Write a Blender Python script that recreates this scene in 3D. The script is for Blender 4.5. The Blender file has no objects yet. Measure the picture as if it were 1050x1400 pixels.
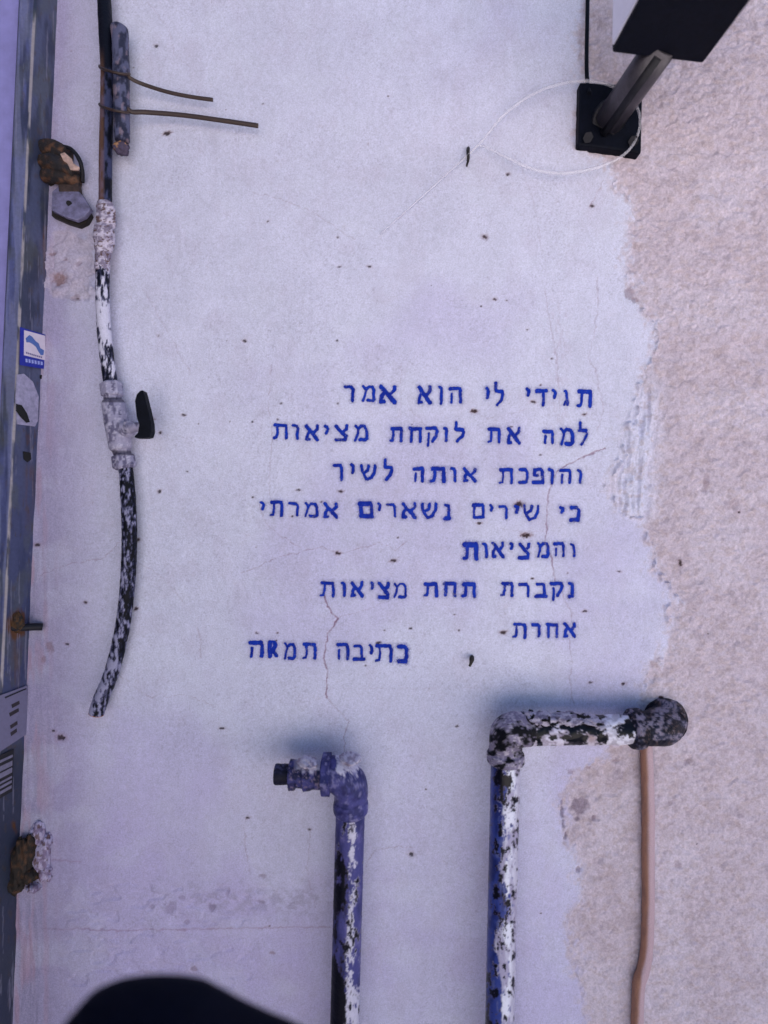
import bpy, math, random
import numpy as np
from mathutils import Vector
random.seed(4)
rng = np.random.default_rng(4)
SC = bpy.context.scene
COL = SC.collection

# ------------------------------------------------------------------ camera, world, sun, exposure
S = 0.00065            # metres on the wall per photograph pixel
D = 0.45               # camera distance from the wall
Z0 = 1.10              # height of the camera
ROLL = math.radians(1.2)
cam = bpy.data.cameras.new('camera')
camo = bpy.data.objects.new('camera', cam); COL.objects.link(camo)
camo.location = (0, -D, Z0)
camo.rotation_euler = (math.pi / 2, -ROLL, 0)
cam.sensor_fit = 'VERTICAL'; cam.sensor_height = 36.0
cam.lens = 18.0 / (700 * S / D)
cam.clip_start = 0.02; cam.clip_end = 500
cam.dof.use_dof = True; cam.dof.focus_distance = D; cam.dof.aperture_fstop = 2.1
SC.camera = camo

SUN_EL, SUN_AZ = math.radians(60), math.radians(24)   # the sun stands behind the wall, to the right
world = bpy.data.worlds.new('World'); SC.world = world
world.use_nodes = True
wn = world.node_tree
sky = wn.nodes.new('ShaderNodeTexSky'); sky.sky_type = 'NISHITA'; sky.sun_disc = False
sky.sun_elevation = SUN_EL; sky.sun_rotation = SUN_AZ
wn.links.new(sky.outputs[0], wn.nodes['Background'].inputs[0])
wn.nodes['Background'].inputs[1].default_value = 0.05
sl = bpy.data.lights.new('sun', 'SUN'); sl.energy = 5.0; sl.angle = math.radians(0.5); sl.color = (1, 0.95, 0.88)
so = bpy.data.objects.new('sun', sl); COL.objects.link(so)
sv = Vector((math.sin(SUN_AZ) * math.cos(SUN_EL), math.cos(SUN_AZ) * math.cos(SUN_EL), math.sin(SUN_EL)))
so.rotation_euler = sv.to_track_quat('Z', 'Y').to_euler(); so.location = (2, 4, 6)
SC.view_settings.view_transform = 'Standard'; SC.view_settings.look = 'None'
SC.view_settings.gamma = 1.0
SC.view_settings.exposure = 1.90
try:
    SC.cycles.use_denoising = True
    SC.cycles.max_bounces = 8
except Exception:
    pass

# ------------------------------------------------------------------ layout helpers
CR, SR = math.cos(ROLL), math.sin(ROLL)
def untilt(px, py):
    dx, dy = px - 525.0, py - 700.0
    return dx * CR + dy * SR, -dx * SR + dy * CR
def tilt(tx, ty):
    return tx * CR - ty * SR + 525.0, tx * SR + ty * CR + 700.0
def P(px, py, d=0.0):
    """the point that stands d metres in front of the wall and shows at (px, py) of the 1050 x 1400 frame"""
    tx, ty = untilt(px, py); k = S * (D - d) / D
    return Vector((tx * k, -d, Z0 - ty * k))
def proj(v):
    """photograph pixels of world points (n,3)"""
    k = D / (D + v[:, 1]) / S
    return tilt(v[:, 0] * k, (Z0 - v[:, 2]) * k)
def lin(*rgb):
    return tuple((c / 255 / 12.92) if c / 255 <= .04045 else ((c / 255 + .055) / 1.055) ** 2.4 for c in rgb)

# ------------------------------------------------------------------ noise (numpy)
def vnoise(x, y, seed=0):
    xi = np.floor(x).astype(np.int64); yi = np.floor(y).astype(np.int64)
    fx = x - xi; fy = y - yi
    fx = fx * fx * fx * (fx * (fx * 6 - 15) + 10); fy = fy * fy * fy * (fy * (fy * 6 - 15) + 10)
    def h(a, b):
        n = (a * 374761393 + b * 668265263 + seed * 974634777) & 0xffffffff
        n = ((n ^ (n >> 13)) * 1274126177) & 0xffffffff
        n = (n ^ (n >> 16)) & 0xffffff
        return n / float(0xffffff)
    a = h(xi, yi); b = h(xi + 1, yi); c = h(xi, yi + 1); e = h(xi + 1, yi + 1)
    return a + (b - a) * fx + (c - a) * fy + (a - b - c + e) * fx * fy
def fbm(x, y, seed=0, octaves=4, gain=.5):
    s = 0; w = 1; t = 0
    for o in range(octaves):
        s = s + w * vnoise(x * 2 ** o + 17.3 * o, y * 2 ** o - 9.1 * o, seed + o * 13); t += w; w *= gain
    return s / t
def sstep(a, b, x):
    t = np.clip((x - a) / (b - a), 0, 1); return t * t * (3 - 2 * t)
def mix(a, b, t):
    t = np.asarray(t)[:, None]; return np.asarray(a) * (1 - t) + np.asarray(b) * t
def pdist(x, y, pts, pad=None):
    """distance to a polyline; far points are left at 1e3 when pad is given"""
    out = np.full(x.shape, 1e3)
    for (ax, ay), (bx, by) in zip(pts[:-1], pts[1:]):
        if pad is None: m = slice(None)
        else: m = np.nonzero((x > min(ax, bx) - pad) & (x < max(ax, bx) + pad) & (y > min(ay, by) - pad) & (y < max(ay, by) + pad))[0]
        xx, yy = x[m], y[m]; vx, vy = bx - ax, by - ay
        t = np.clip(((xx - ax) * vx + (yy - ay) * vy) / (vx * vx + vy * vy + 1e-9), 0, 1)
        out[m] = np.minimum(out[m], np.hypot(xx - ax - t * vx, yy - ay - t * vy))
    return out

# ------------------------------------------------------------------ mesh helpers
def raw_mesh(name, v, quads, col=None, smooth=True, attrs=None):
    me = bpy.data.meshes.new(name)
    v = np.asarray(v, np.float32); quads = np.asarray(quads, np.int32)
    me.vertices.add(len(v)); me.vertices.foreach_set('co', v.ravel())
    k = quads.shape[1]
    me.loops.add(quads.size); me.loops.foreach_set('vertex_index', quads.ravel())
    me.polygons.add(len(quads)); me.polygons.foreach_set('loop_start', np.arange(0, quads.size, k, dtype=np.int32))
    try: me.polygons.foreach_set('loop_total', np.full(len(quads), k, np.int32))
    except Exception: pass
    me.update(calc_edges=True); me.validate()
    me.polygons.foreach_set('use_smooth', np.full(len(me.polygons), smooth))
    if col is not None:
        a = me.color_attributes.new('albedo', 'FLOAT_COLOR', 'POINT')
        c = np.ones((len(v), 4), np.float32); c[:, :3] = col; a.data.foreach_set('color', c.ravel())
    for n, arr in (attrs or {}).items():
        a = me.attributes.new(n, 'FLOAT', 'POINT'); a.data.foreach_set('value', np.asarray(arr, np.float32))
    return me
def link(name, me, mat=None, parent=None):
    o = bpy.data.objects.new(name, me); COL.objects.link(o)
    if mat is not None: me.materials.append(mat)
    if parent is not None: o.parent = parent; o.matrix_parent_inverse = parent.matrix_world.inverted()
    return o
def tag(o, label, cat=None, group=None, kind=None):
    if label: o['label'] = label
    if cat: o['category'] = cat
    if group: o['group'] = group
    if kind: o['kind'] = kind
    return o
def thing(name, loc, label, cat, group=None):
    o = bpy.data.objects.new(name, None); COL.objects.link(o); o.location = loc
    o.empty_display_size = .02
    bpy.context.view_layer.update()
    return tag(o, label, cat, group)
def grid_quads(nr, nc, wrap=False):
    i = np.arange(nr - 1)[:, None] * nc; j = np.arange(nc if wrap else nc - 1)[None, :]
    a = i + j; b = i + (j + 1) % nc
    return np.stack([a, b, b + nc, a + nc], -1).reshape(-1, 4)
def catmull(pts, n):
    """smooth polyline with about n points per control span"""
    p = [np.array(q, float) for q in pts]; p = [2 * p[0] - p[1]] + p + [2 * p[-1] - p[-2]]
    out = []
    for i in range(1, len(p) - 2):
        for t in np.linspace(0, 1, n, endpoint=False):
            a, b, c, d = p[i - 1:i + 3]
            out.append(.5 * (2 * b + (c - a) * t + (2 * a - 5 * b + 4 * c - d) * t * t + (3 * b - a - 3 * c + d) * t ** 3))
    out.append(p[-2]); return np.array(out)
def tube(name, path, rad, mat, parent=None, seg=48, color=None, lump=None, lump_px=6, seed=0, cap=True, flat=1.0, hexa=0):
    """path: (n,3) world points, rad: (n,) metres.  color(u, v, a, s) gives the paint colour from
    photograph pixels u, v, the angle a round the tube (0 = facing out from the wall) and the length s in px."""
    path = np.asarray(path, float); n = len(path); rad = np.broadcast_to(np.asarray(rad, float), (n,)).copy()
    t = np.gradient(path, axis=0); t /= np.linalg.norm(t, axis=1)[:, None] + 1e-12
    ref = np.array([0, -1.0, 0])
    if abs(t[0] @ ref) > .9: ref = np.array([0, 0, 1.0])
    N = np.zeros_like(path); nn = ref
    for i in range(n):
        nn = nn - t[i] * (nn @ t[i]); nn /= np.linalg.norm(nn) + 1e-12; N[i] = nn
    B = np.cross(t, N)
    a = np.linspace(0, 2 * np.pi, seg, endpoint=False)
    s = np.concatenate([[0], np.cumsum(np.linalg.norm(np.diff(path, axis=0), axis=1))]) / S
    A, SS = np.meshgrid(a, s)
    R = np.repeat(rad[:, None], seg, 1)
    if hexa:
        ph = (A % (np.pi / 3)) - np.pi / 6; R = R * (.9 / np.cos(ph))
    if lump:
        rr = rad[:, None] / S
        R = R + lump * (fbm(np.cos(A) * rr / lump_px + 40 + SS / lump_px * .7, np.sin(A) * rr / lump_px + SS / lump_px * .7, seed, 4) - .5) * 2
    V = path[:, None, :] + R[..., None] * (np.cos(A)[..., None] * N[:, None, :] * flat + np.sin(A)[..., None] * B[:, None, :])
    V = V.reshape(-1, 3); Q = grid_quads(n, seg, True)
    aa, ss = A.ravel(), SS.ravel()
    if cap:
        for e, idx in ((0, 0), (n - 1, 1)):
            base = e * seg; k = len(V)
            for f in (.93, .5, .02):
                V = np.vstack([V, path[e] + (V[base:base + seg] - path[e]) * f * (1 if f == .93 else .93)])
                aa = np.concatenate([aa, a]); ss = np.concatenate([ss, np.full(seg, s[e])])
            rows = [base, k, k + seg, k + 2 * seg]
            for r0, r1 in zip(rows[:-1], rows[1:]):
                j = np.arange(seg); j2 = (j + 1) % seg
                q = np.stack([r0 + j, r0 + j2, r1 + j2, r1 + j], 1)
                Q = np.vstack([Q, q[:, ::-1] if idx == 0 else q])
    col = None
    if color is not None:
        u, v = proj(V); col = color(u, v, aa, ss)
    return link(name, raw_mesh(name, V, Q, col), mat, parent)
def ppath(pts, per=12):
    """pts of (px, py, depth, radius px) -> dense world path and radii"""
    c = catmull(pts, per)
    w = np.array([P(*q[:3]) for q in c]); r = np.array([q[3] * S * (D - q[2]) / D for q in c])
    return w, r
def rows(pts, step=1.5):
    """straight spans with sharp radius changes: (px, py, depth, radius px)"""
    out = []
    for a, b in zip(pts[:-1], pts[1:]):
        n = max(2, int(math.hypot(b[0] - a[0], b[1] - a[1]) / step))
        for t in np.linspace(0, 1, n, endpoint=False): out.append([x + (y - x) * t for x, y in zip(a, b)])
    out.append(list(pts[-1]))
    w = np.array([P(*q[:3]) for q in out]); r = np.array([q[3] * S * (D - q[2]) / D for q in out])
    return w, r
def down_to_ground(w, r, step=.01):
    e = w[-1]; n = int(e[2] / step)
    z = np.linspace(e[2], 0, n)[1:]
    return np.vstack([w, np.stack([np.full(len(z), e[0]), np.full(len(z), e[1]), z], 1)]), np.concatenate([r, np.full(len(z), r[-1])])
def up_to(w, r, ztop, step=.01):
    e = w[0]; n = max(2, int((ztop - e[2]) / step)); z = np.linspace(ztop, e[2], n)[:-1]
    return np.vstack([np.stack([np.full(len(z), e[0]), np.full(len(z), e[1]), z], 1), w]), np.concatenate([np.full(len(z), r[0]), r])
def slab(name, front, thick, mat, parent=None, bevel=0.0):
    """front: world points of an outline (facing the camera); thick: extrusion vector"""
    n = len(front); v = [tuple(p) for p in front] + [tuple(Vector(p) + Vector(thick)) for p in front]
    f = [tuple(range(n)), tuple(range(2 * n - 1, n - 1, -1))] + [(i, n + i, n + (i + 1) % n, (i + 1) % n) for i in range(n)]
    me = bpy.data.meshes.new(name); me.from_pydata(v, [], f); me.update()
    import bmesh
    b = bmesh.new(); b.from_mesh(me); bmesh.ops.recalc_face_normals(b, faces=b.faces); b.to_mesh(me); b.free()
    o = link(name, me, mat, parent)
    if bevel:
        m = o.modifiers.new('bevel', 'BEVEL'); m.width = bevel; m.segments = 3; m.limit_method = 'ANGLE'
    return o
def blob(name, c, r, mat, parent=None, amp=.25, freq=2.2, seed=0, n=40, color=None):
    th = np.linspace(0, np.pi, n); ph = np.linspace(0, 2 * np.pi, 2 * n, endpoint=False)
    T, F = np.meshgrid(th, ph, indexing='ij')
    x, y, z = np.sin(T) * np.cos(F), np.sin(T) * np.sin(F), np.cos(T)
    k = 1 + amp * 2 * (fbm(x * freq + 5 + z * .7 * freq, y * freq + 9 - z * .6 * freq, seed, 4) - .5)
    k[0] = k[0].mean(); k[-1] = k[-1].mean()
    V = np.stack([c[0] + r[0] * x * k, c[1] + r[1] * y * k, c[2] + r[2] * z * k], -1).reshape(-1, 3)
    Q = grid_quads(n, 2 * n, True)[:, ::-1]
    col = None
    if color is not None:
        u, v = proj(V); col = color(u, v)
    return link(name, raw_mesh(name, V, Q, col), mat, parent)

# ------------------------------------------------------------------ materials
def vc_mat(name, rough=.6, metal=0.0, bump=.15, scale=500, grain=.12, gscale=900, spec=.5, coat=0.0):
    m = bpy.data.materials.new(name); m.use_nodes = True; nt = m.node_tree; b = nt.nodes['Principled BSDF']
    at = nt.nodes.new('ShaderNodeAttribute'); at.attribute_name = 'albedo'
    _finish(nt, b, at.outputs['Color'], rough, metal, bump, scale, grain, gscale, spec, m)
    if coat:                                   # the thickness of the paint coats
        bp = nt.nodes.new('ShaderNodeBump'); bp.inputs['Strength'].default_value = coat; bp.inputs['Distance'].default_value = .0012
        nt.links.new(at.outputs['Fac'], bp.inputs['Height']); prev = b.inputs['Normal'].links[0].from_socket
        nt.links.new(prev, bp.inputs['Normal']); nt.links.new(bp.outputs[0], b.inputs['Normal'])
    return m
def flat_mat(name, rgb, rough=.6, metal=0.0, bump=.1, scale=400, grain=.2, gscale=300, spec=.5):
    m = bpy.data.materials.new(name); m.use_nodes = True; nt = m.node_tree; b = nt.nodes['Principled BSDF']
    c = nt.nodes.new('ShaderNodeRGB'); c.outputs[0].default_value = (*rgb, 1)
    return _finish(nt, b, c.outputs[0], rough, metal, bump, scale, grain, gscale, spec, m)
def _finish(nt, b, csock, rough, metal, bump, scale, grain, gscale, spec, m):
    tc = nt.nodes.new('ShaderNodeTexCoord')
    def noise(s, det=4, r=.6):
        n = nt.nodes.new('ShaderNodeTexNoise'); n.inputs['Scale'].default_value = s; n.inputs['Detail'].default_value = det
        n.inputs['Roughness'].default_value = r; nt.links.new(tc.outputs['Object'], n.inputs['Vector']); return n
    g = noise(gscale)
    mr = nt.nodes.new('ShaderNodeMapRange'); mr.inputs['From Min'].default_value = .3; mr.inputs['From Max'].default_value = .7
    mr.inputs['To Min'].default_value = 1 - grain; mr.inputs['To Max'].default_value = 1 + grain
    nt.links.new(g.outputs['Fac'], mr.inputs['Value'])
    mx = nt.nodes.new('ShaderNodeVectorMath'); mx.operation = 'SCALE'
    nt.links.new(csock, mx.inputs[0]); nt.links.new(mr.outputs[0], mx.inputs['Scale'])
    nt.links.new(mx.outputs[0], b.inputs['Base Color'])
    b.inputs['Roughness'].default_value = rough; b.inputs['Metallic'].default_value = metal
    b.inputs['Specular IOR Level'].default_value = spec
    h = noise(scale); bp = nt.nodes.new('ShaderNodeBump'); bp.inputs['Strength'].default_value = bump; bp.inputs['Distance'].default_value = .001
    nt.links.new(h.outputs['Fac'], bp.inputs['Height']); nt.links.new(bp.outputs[0], b.inputs['Normal'])
    return m
M_plaster = vc_mat('smooth_plaster', .9, bump=.55, scale=650, grain=.15, gscale=900, spec=.2)
M_render = vc_mat('rough_render', .95, bump=.9, scale=420, grain=.16, gscale=600, spec=.15)
M_paint = vc_mat('flaking_paint', .5, bump=.4, scale=500, grain=.10, gscale=500, spec=.14, coat=.8)
M_gloss = vc_mat('glossy_paint', .28, bump=.3, scale=300, grain=.08, spec=.22, coat=.8)
M_tar = vc_mat('tar_and_mortar', .5, bump=.8, scale=350, grain=.2, spec=.12)
M_steel = vc_mat('painted_steel', .5, metal=.0, bump=.15, scale=300, grain=.12, gscale=350)
M_rust = vc_mat('rusty_iron', .8, bump=.8, scale=400, grain=.3, gscale=500)
M_black = flat_mat('black_plastic', (.003, .004, .009), .6, grain=.3, spec=.12)
M_hous = flat_mat('black_housing', (.003, .004, .010), .6, grain=.3, spec=.1)
M_dark = flat_mat('dark_metal', (.015, .015, .022), .5, metal=.2, spec=.2)
M_seat = flat_mat('black_vinyl', (.002, .003, .010), .8, grain=.3, bump=.2, spec=.06)
M_cord = vc_mat('cable_sheath', .55, bump=.1)
M_pale = flat_mat('pale_panel', (.72, .70, .82), .4, grain=.04)
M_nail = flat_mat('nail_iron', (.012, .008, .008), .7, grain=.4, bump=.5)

# ------------------------------------------------------------------ ground
def ground_mat():
    m = bpy.data.materials.new('pale_paving'); m.use_nodes = True; nt = m.node_tree; b = nt.nodes['Principled BSDF']
    tc = nt.nodes.new('ShaderNodeTexCoord'); br = nt.nodes.new('ShaderNodeTexBrick')
    br.inputs['Scale'].default_value = 1.0; br.inputs['Brick Width'].default_value = .4; br.inputs['Row Height'].default_value = .2
    br.inputs['Mortar Size'].default_value = .006
    br.inputs['Color1'].default_value = (.50, .46, .44, 1); br.inputs['Color2'].default_value = (.44, .41, .40, 1); br.inputs['Mortar'].default_value = (.25, .23, .22, 1)
    nt.links.new(tc.outputs['Object'], br.inputs['Vector'])
    nt.links.new(br.outputs['Color'], b.inputs['Base Color']); b.inputs['Roughness'].default_value = .9
    return m
gx = [-200, 200, 200, -200]; gy = [-200, -200, 200, 200]
g = link('pavement', raw_mesh('pavement', [(x, y, 0) for x, y in zip(gx, gy)], [(0, 1, 2, 3)]), ground_mat())
tag(g, None, kind='structure')

# ------------------------------------------------------------------ the wall
WALL_TOP = 2.05
EDGE = [(792, -160), (796, 0), (790, 60), (792, 120), (788, 205), (822, 222), (846, 262), (862, 310), (850, 345), (858, 400), (880, 425), (890, 470),
        (880, 510), (866, 545), (856, 590), (842, 628), (834, 672), (846, 700), (880, 712), (886, 745), (900, 790), (922, 822),
        (908, 880), (884, 925), (872, 962), (868, 1012), (842, 1018), (812, 1040), (776, 1062), (768, 1100), (772, 1140), (790, 1180),
        (792, 1215), (780, 1260), (778, 1310), (796, 1360), (802, 1420), (800, 1600)]
ey = np.array([p[1] for p in EDGE], float); ex = np.array([p[0] for p in EDGE], float)
CRACKS = [  # (points, width px, strength)
    ([(826, 613), (800, 624), (775, 635), (760, 645), (749, 672), (747, 700), (745, 740), (755, 768), (758, 795)], 1.2, .65),
    ([(758, 795), (768, 812), (781, 838), (776, 868), (781, 905), (778, 930), (784, 965)], 1.0, .5),
    ([(444, 815), (447, 828), (462, 844), (449, 866), (443, 896), (448, 922), (446, 952)], 1.3, .8),
    ([(446, 952), (460, 968), (478, 986), (470, 1004), (472, 1028)], 1.0, .6),
    ([(356, 690), (362, 712), (384, 732), (402, 744), (412, 748)], .9, .5),
    ([(330, 784), (380, 762), (440, 748), (464, 756), (520, 742), (540, 752), (558, 738)], .9, .5),
    ([(462, 844), (490, 836), (520, 826)], .8, .35),
    ([(744, 400), (752, 448), (761, 500), (764, 560)], 1.4, .35), ([(816, 380), (816, 430), (804, 490), (815, 512), (824, 560), (815, 590)], 1.1, .4),
    ([(370, 500), (368, 560), (373, 600), (368, 660), (372, 690)], .9, .4), ([(548, 500), (548, 575)], .8, .3),
    ([(345, 264), (385, 274), (425, 290), (462, 314), (485, 330)], .8, .35), ([(198, 398), (228, 450), (262, 512)], .9, .3),
    ([(540, 304), (590, 258), (650, 204)], .9, .3), ([(203, 6), (232, 42), (240, 76), (262, 96)], .8, .3),
    ([(190, 768), (224, 790), (244, 812), (262, 838)], .8, .4), ([(58, 785), (100, 770), (140, 764), (165, 742)], .8, .4),
    ([(160, 918), (186, 938), (205, 952), (258, 950), (296, 966)], .8, .4), ([(270, 857), (275, 870), (275, 898)], 1.0, .5),
    ([(500, 1185), (512, 1162), (540, 1156), (566, 1158)], .9, .45), ([(60, 1268), (160, 1272), (250, 1270), (330, 1268), (452, 1266)], 2.0, .45),
    ([(72, 1174), (112, 1176)], 1.5, .4), ([(446, 942), (520, 940), (620, 940), (700, 938)], .8, .2), ([(640, 560), (668, 574), (682, 570), (720, 560)], .7, .3),
    ([(700, 212), (716, 240), (732, 290), (740, 350)], .8, .25), ([(806, 284), (824, 248)], 1.2, .5), ([(334, 1130), (338, 1160), (342, 1190)], 1.2, .35),
    ([(560, 560), (575, 574), (586, 590)], .7, .3), ([(680, 722), (720, 728), (744, 726)], .7, .3), ([(424, 1134), (420, 1190), (432, 1240)], .8, .3),
]
SPECKS = [  # x, y, rx, ry, rust
    (215, 65, 4, 2.6, 0), (230, 184, 6.5, 3.2, .6), (367, 304, 2, 1.6, 0), (462, 326, 3, 1.5, 0), (465, 366, 3, 1.6, 0), (505, 366, 4, 1.8, .3),
    (335, 467, 3.4, 2, .2), (461, 467, 2.2, 1.5, 0), (662, 325, 3.4, 3.2, .5), (385, 552, 2.2, 1.5, 0), (462, 552, 1.8, 1.5, 0), (380, 574, 2, 1.4, 0),
    (346, 577, 1.8, 1.2, 0), (408, 670, 3.4, 1.6, .2), (466, 672, 4, 2, .6), (538, 766, 5.5, 3, .6), (544, 735, 2, 1.5, 0), (694, 240, 3, 2.6, .3), (808, 283, 3.2, 2.4, .5),
    (218, 460, 2, 1.8, 0), (252, 568, 4, 1.8, .3), (257, 645, 1.8, 1.6, 0), (190, 738, 4, 3, .6), (118, 823, 4, 2, .5), (93, 880, 4, 1.8, .2), (187, 832, 5, 2.6, .6),
    (85, 1007, 7, 4.5, .3), (75, 998, 3.5, 2, .2), (305, 995, 5, 1.6, .2), (424, 1132, 3, 2, 0), (339, 1117, 4, 2, .3), (562, 1166, 4.6, 4.2, .1), (625, 992, 3, 1.6, .2),
    (352, 865, 3, 1.6, .3), (380, 865, 2, 1.6, .6), (561, 859, 2.6, 1.8, .1), (526, 861, 2, 1.4, 0), (518, 878, 5, 2, .5), (708, 690, 8, 5, .85), (718, 732, 8, 4, .9),
    (648, 563, 5.5, 3.6, .9), (798, 567, 4, 2, .8), (728, 550, 4, 2, .7), (738, 527, 2.2, 1.5, .6), (698, 584, 3, 1.4, .2), (738, 622, 2, 1.4, 0), (845, 781, 4, 1.6, .3),
    (798, 835, 4, 2, .6), (727, 791, 3, 1.6, .7), (775, 783, 1.8, 1.4, .3), (627, 861, 2.2, 1.6, .1), (688, 864, 6, 3, .7), (500, 909, 2, 1.4, 0), (655, 715, 4, 2, .7),
    (621, 840, 2, 1.2, .2), (806, 932, 4, 1.8, .3), (851, 934, 5, 2.4, .5), (903, 955, 5, 4, .7), (208, 572, 6, 2, .6), (220, 592, 2, 2, .4), (219, 672, 3, 3, .3),
    
     (692, 412, 2, 1.5, .2), (676, 410, 3, 2.6, .6), (754, 491, 2, 1.4, .2), (720, 452, 1.6, 1.4, .1),
    (657, 420, 2, 1.3, 0), (52, 745, 6, 3, .3),  (440, 686, 2, 1.4, .2), (346, 680, 2, 1.5, .2),
    (400, 706, 3, 1.4, .2), (462, 756, 4, 3, .6), (1010, 700, 4, 2, .4), (930, 770, 3, 5, .4),
]
for _ in range(25):
    SPECKS.append((random.uniform(90, 1020), random.uniform(10, 1390), random.uniform(.7, 1.7), random.uniform(.7, 1.3), random.random() * .6))

SOFT = [  # shallow dents and discoloured lumps: x, y, rx, ry, strength, brown
    (290, 1240, 5, 7, .6, .1), (234, 1240, 9, 9, .4, .1), (250, 1226, 5, 4, .35, .1), (208, 1238, 4, 3, .4, .1), (360, 1196, 7, 3, .5, .4), (372, 1302, 5, 3, .5, .7), (265, 1324, 5, 4, .45, .6),
    (256, 1260, 4, 4, .4, .3), (82, 384, 9, 10, .7, 1), (104, 408, 7, 6, .35, .9), (356, 1232, 8, 3, .4, .2), (378, 1228, 12, 9, .35, 0), (400, 1236, 8, 8, .35, 0), (312, 1220, 3, 8, .4, .1),
    (791, 1102, 11, 13, .8, .1), (800, 1098, 5, 9, .5, .1), (788, 1120, 4, 4, .7, .1), (812, 1118, 4, 4, .75, .3), (781, 1054, 6, 5, .5, .6), (802, 1048, 5, 3, .45, .6), (842, 1040, 5, 3, .5, .5),
    (845, 1058, 6, 7, .35, .2), (860, 402, 9, 10, .6, .5), (868, 412, 6, 5, .5, .5), (662, 325, 8, 7, .3, .5), (75, 348, 7, 3, .6, .8), (90, 356, 5, 3, .5, .7), (108, 362, 5, 4, .4, .7), (790, 1188, 4, 4, .5, .3),
    (940, 1042, 6, 5, .5, .2), (916, 1098, 5, 4, .35, .2), (925, 1182, 6, 5, .4, .3), (70, 884, 6, 10, .4, .9), (62, 900, 4, 6, .4, .9), (1010, 1115, 5, 3, .4, .2), (898, 1088, 6, 3, .3, .3),
    (964, 660, 6, 14, .4, .3), (998, 690, 14, 8, .35, .2), (768, 1110, 2.5, 8, .9, 0), (769, 1126, 2.5, 7, .9, 0), (772, 1140, 2.5, 6, .9, 0), (767, 1096, 2, 6, .8, 0),
]
def rough_mask(px, py):
    e = np.interp(py, ey, ex) + (fbm(px / 26, py / 26, 3, 4) - .5) * 34 + (vnoise(px / 5, py / 5, 8) - .5) * 7
    r = sstep(-5, 9, px - e)
    # the bare patch of older render beside the door frame
    q = np.hypot((px - 96) / 42, (py - 362) / 52) + (fbm(px / 16, py / 16, 5, 3) - .5) * .9
    return np.maximum(r, .75 * sstep(1.05, .8, q))
def ridge_zone(px, py):
    return np.exp(-((px - (868 - (py - 600) * .05)) / 30) ** 2) * sstep(480, 570, py) * sstep(730, 690, py)
def smooth_h(px, py):
    return .00085 * (fbm(px / 150, py / 190, 21, 2) - .5) + .0005 * (fbm(px / 34, py / 60, 22, 3) - .5)
def wall_h(px, py, full=True):
    """height of the wall face towards the viewer, metres"""
    r = rough_mask(px, py)
    sm = .0016 + smooth_h(px, py)
    qx = px + (fbm(px / 18, py / 18, 45, 2) - .5) * 22; qy = py + (fbm(px / 18, py / 18, 47, 2) - .5) * 22; n1 = fbm(qx / 26, qy / 20, 31, 5, .62); n2 = fbm(px / 40, py / 34, 33, 2)
    blobs = sstep(.34, .66, n1) * .0013 + .0010 * (n2 - .5) + .0011 * (fbm(px / 5.5, py / 5, 36, 3) - .5) + .0004 * (fbm(px / 5, py / 5, 35, 2) - .5)
    ridg = ridge_zone(px, py)
    blobs = blobs * (1 - ridg * .7) + ridg * .0042 * (sstep(.3, .7, fbm(px / 8 + py / 120, py / 55, 37, 3)))
    # the ragged swept lip where the smooth coat stops
    lip = np.exp(-((r - .5) / .3) ** 2) * .0034 * sstep(.40, .68, fbm(px / 8, py / 11, 39, 4)) * (.35 + .65 * sstep(330, 400, py) * sstep(960, 800, py))
    h = sm * (1 - r) + blobs * r + lip
    low = sstep(1195, 1215, py) * sstep(470, 300, px) * sstep(60, 110, px)
    h = h - low * .0010 * sstep(.5, .7, fbm(px / 22, py / 12, 41, 3)) - sstep(1262, 1274, py) * sstep(480, 440, px) * .0011
    nearf = sstep(105, 30, px)
    h = h + nearf * .0012 * (fbm(px / 6, py / 45, 43, 3) - .5)
    return h, r
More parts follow.
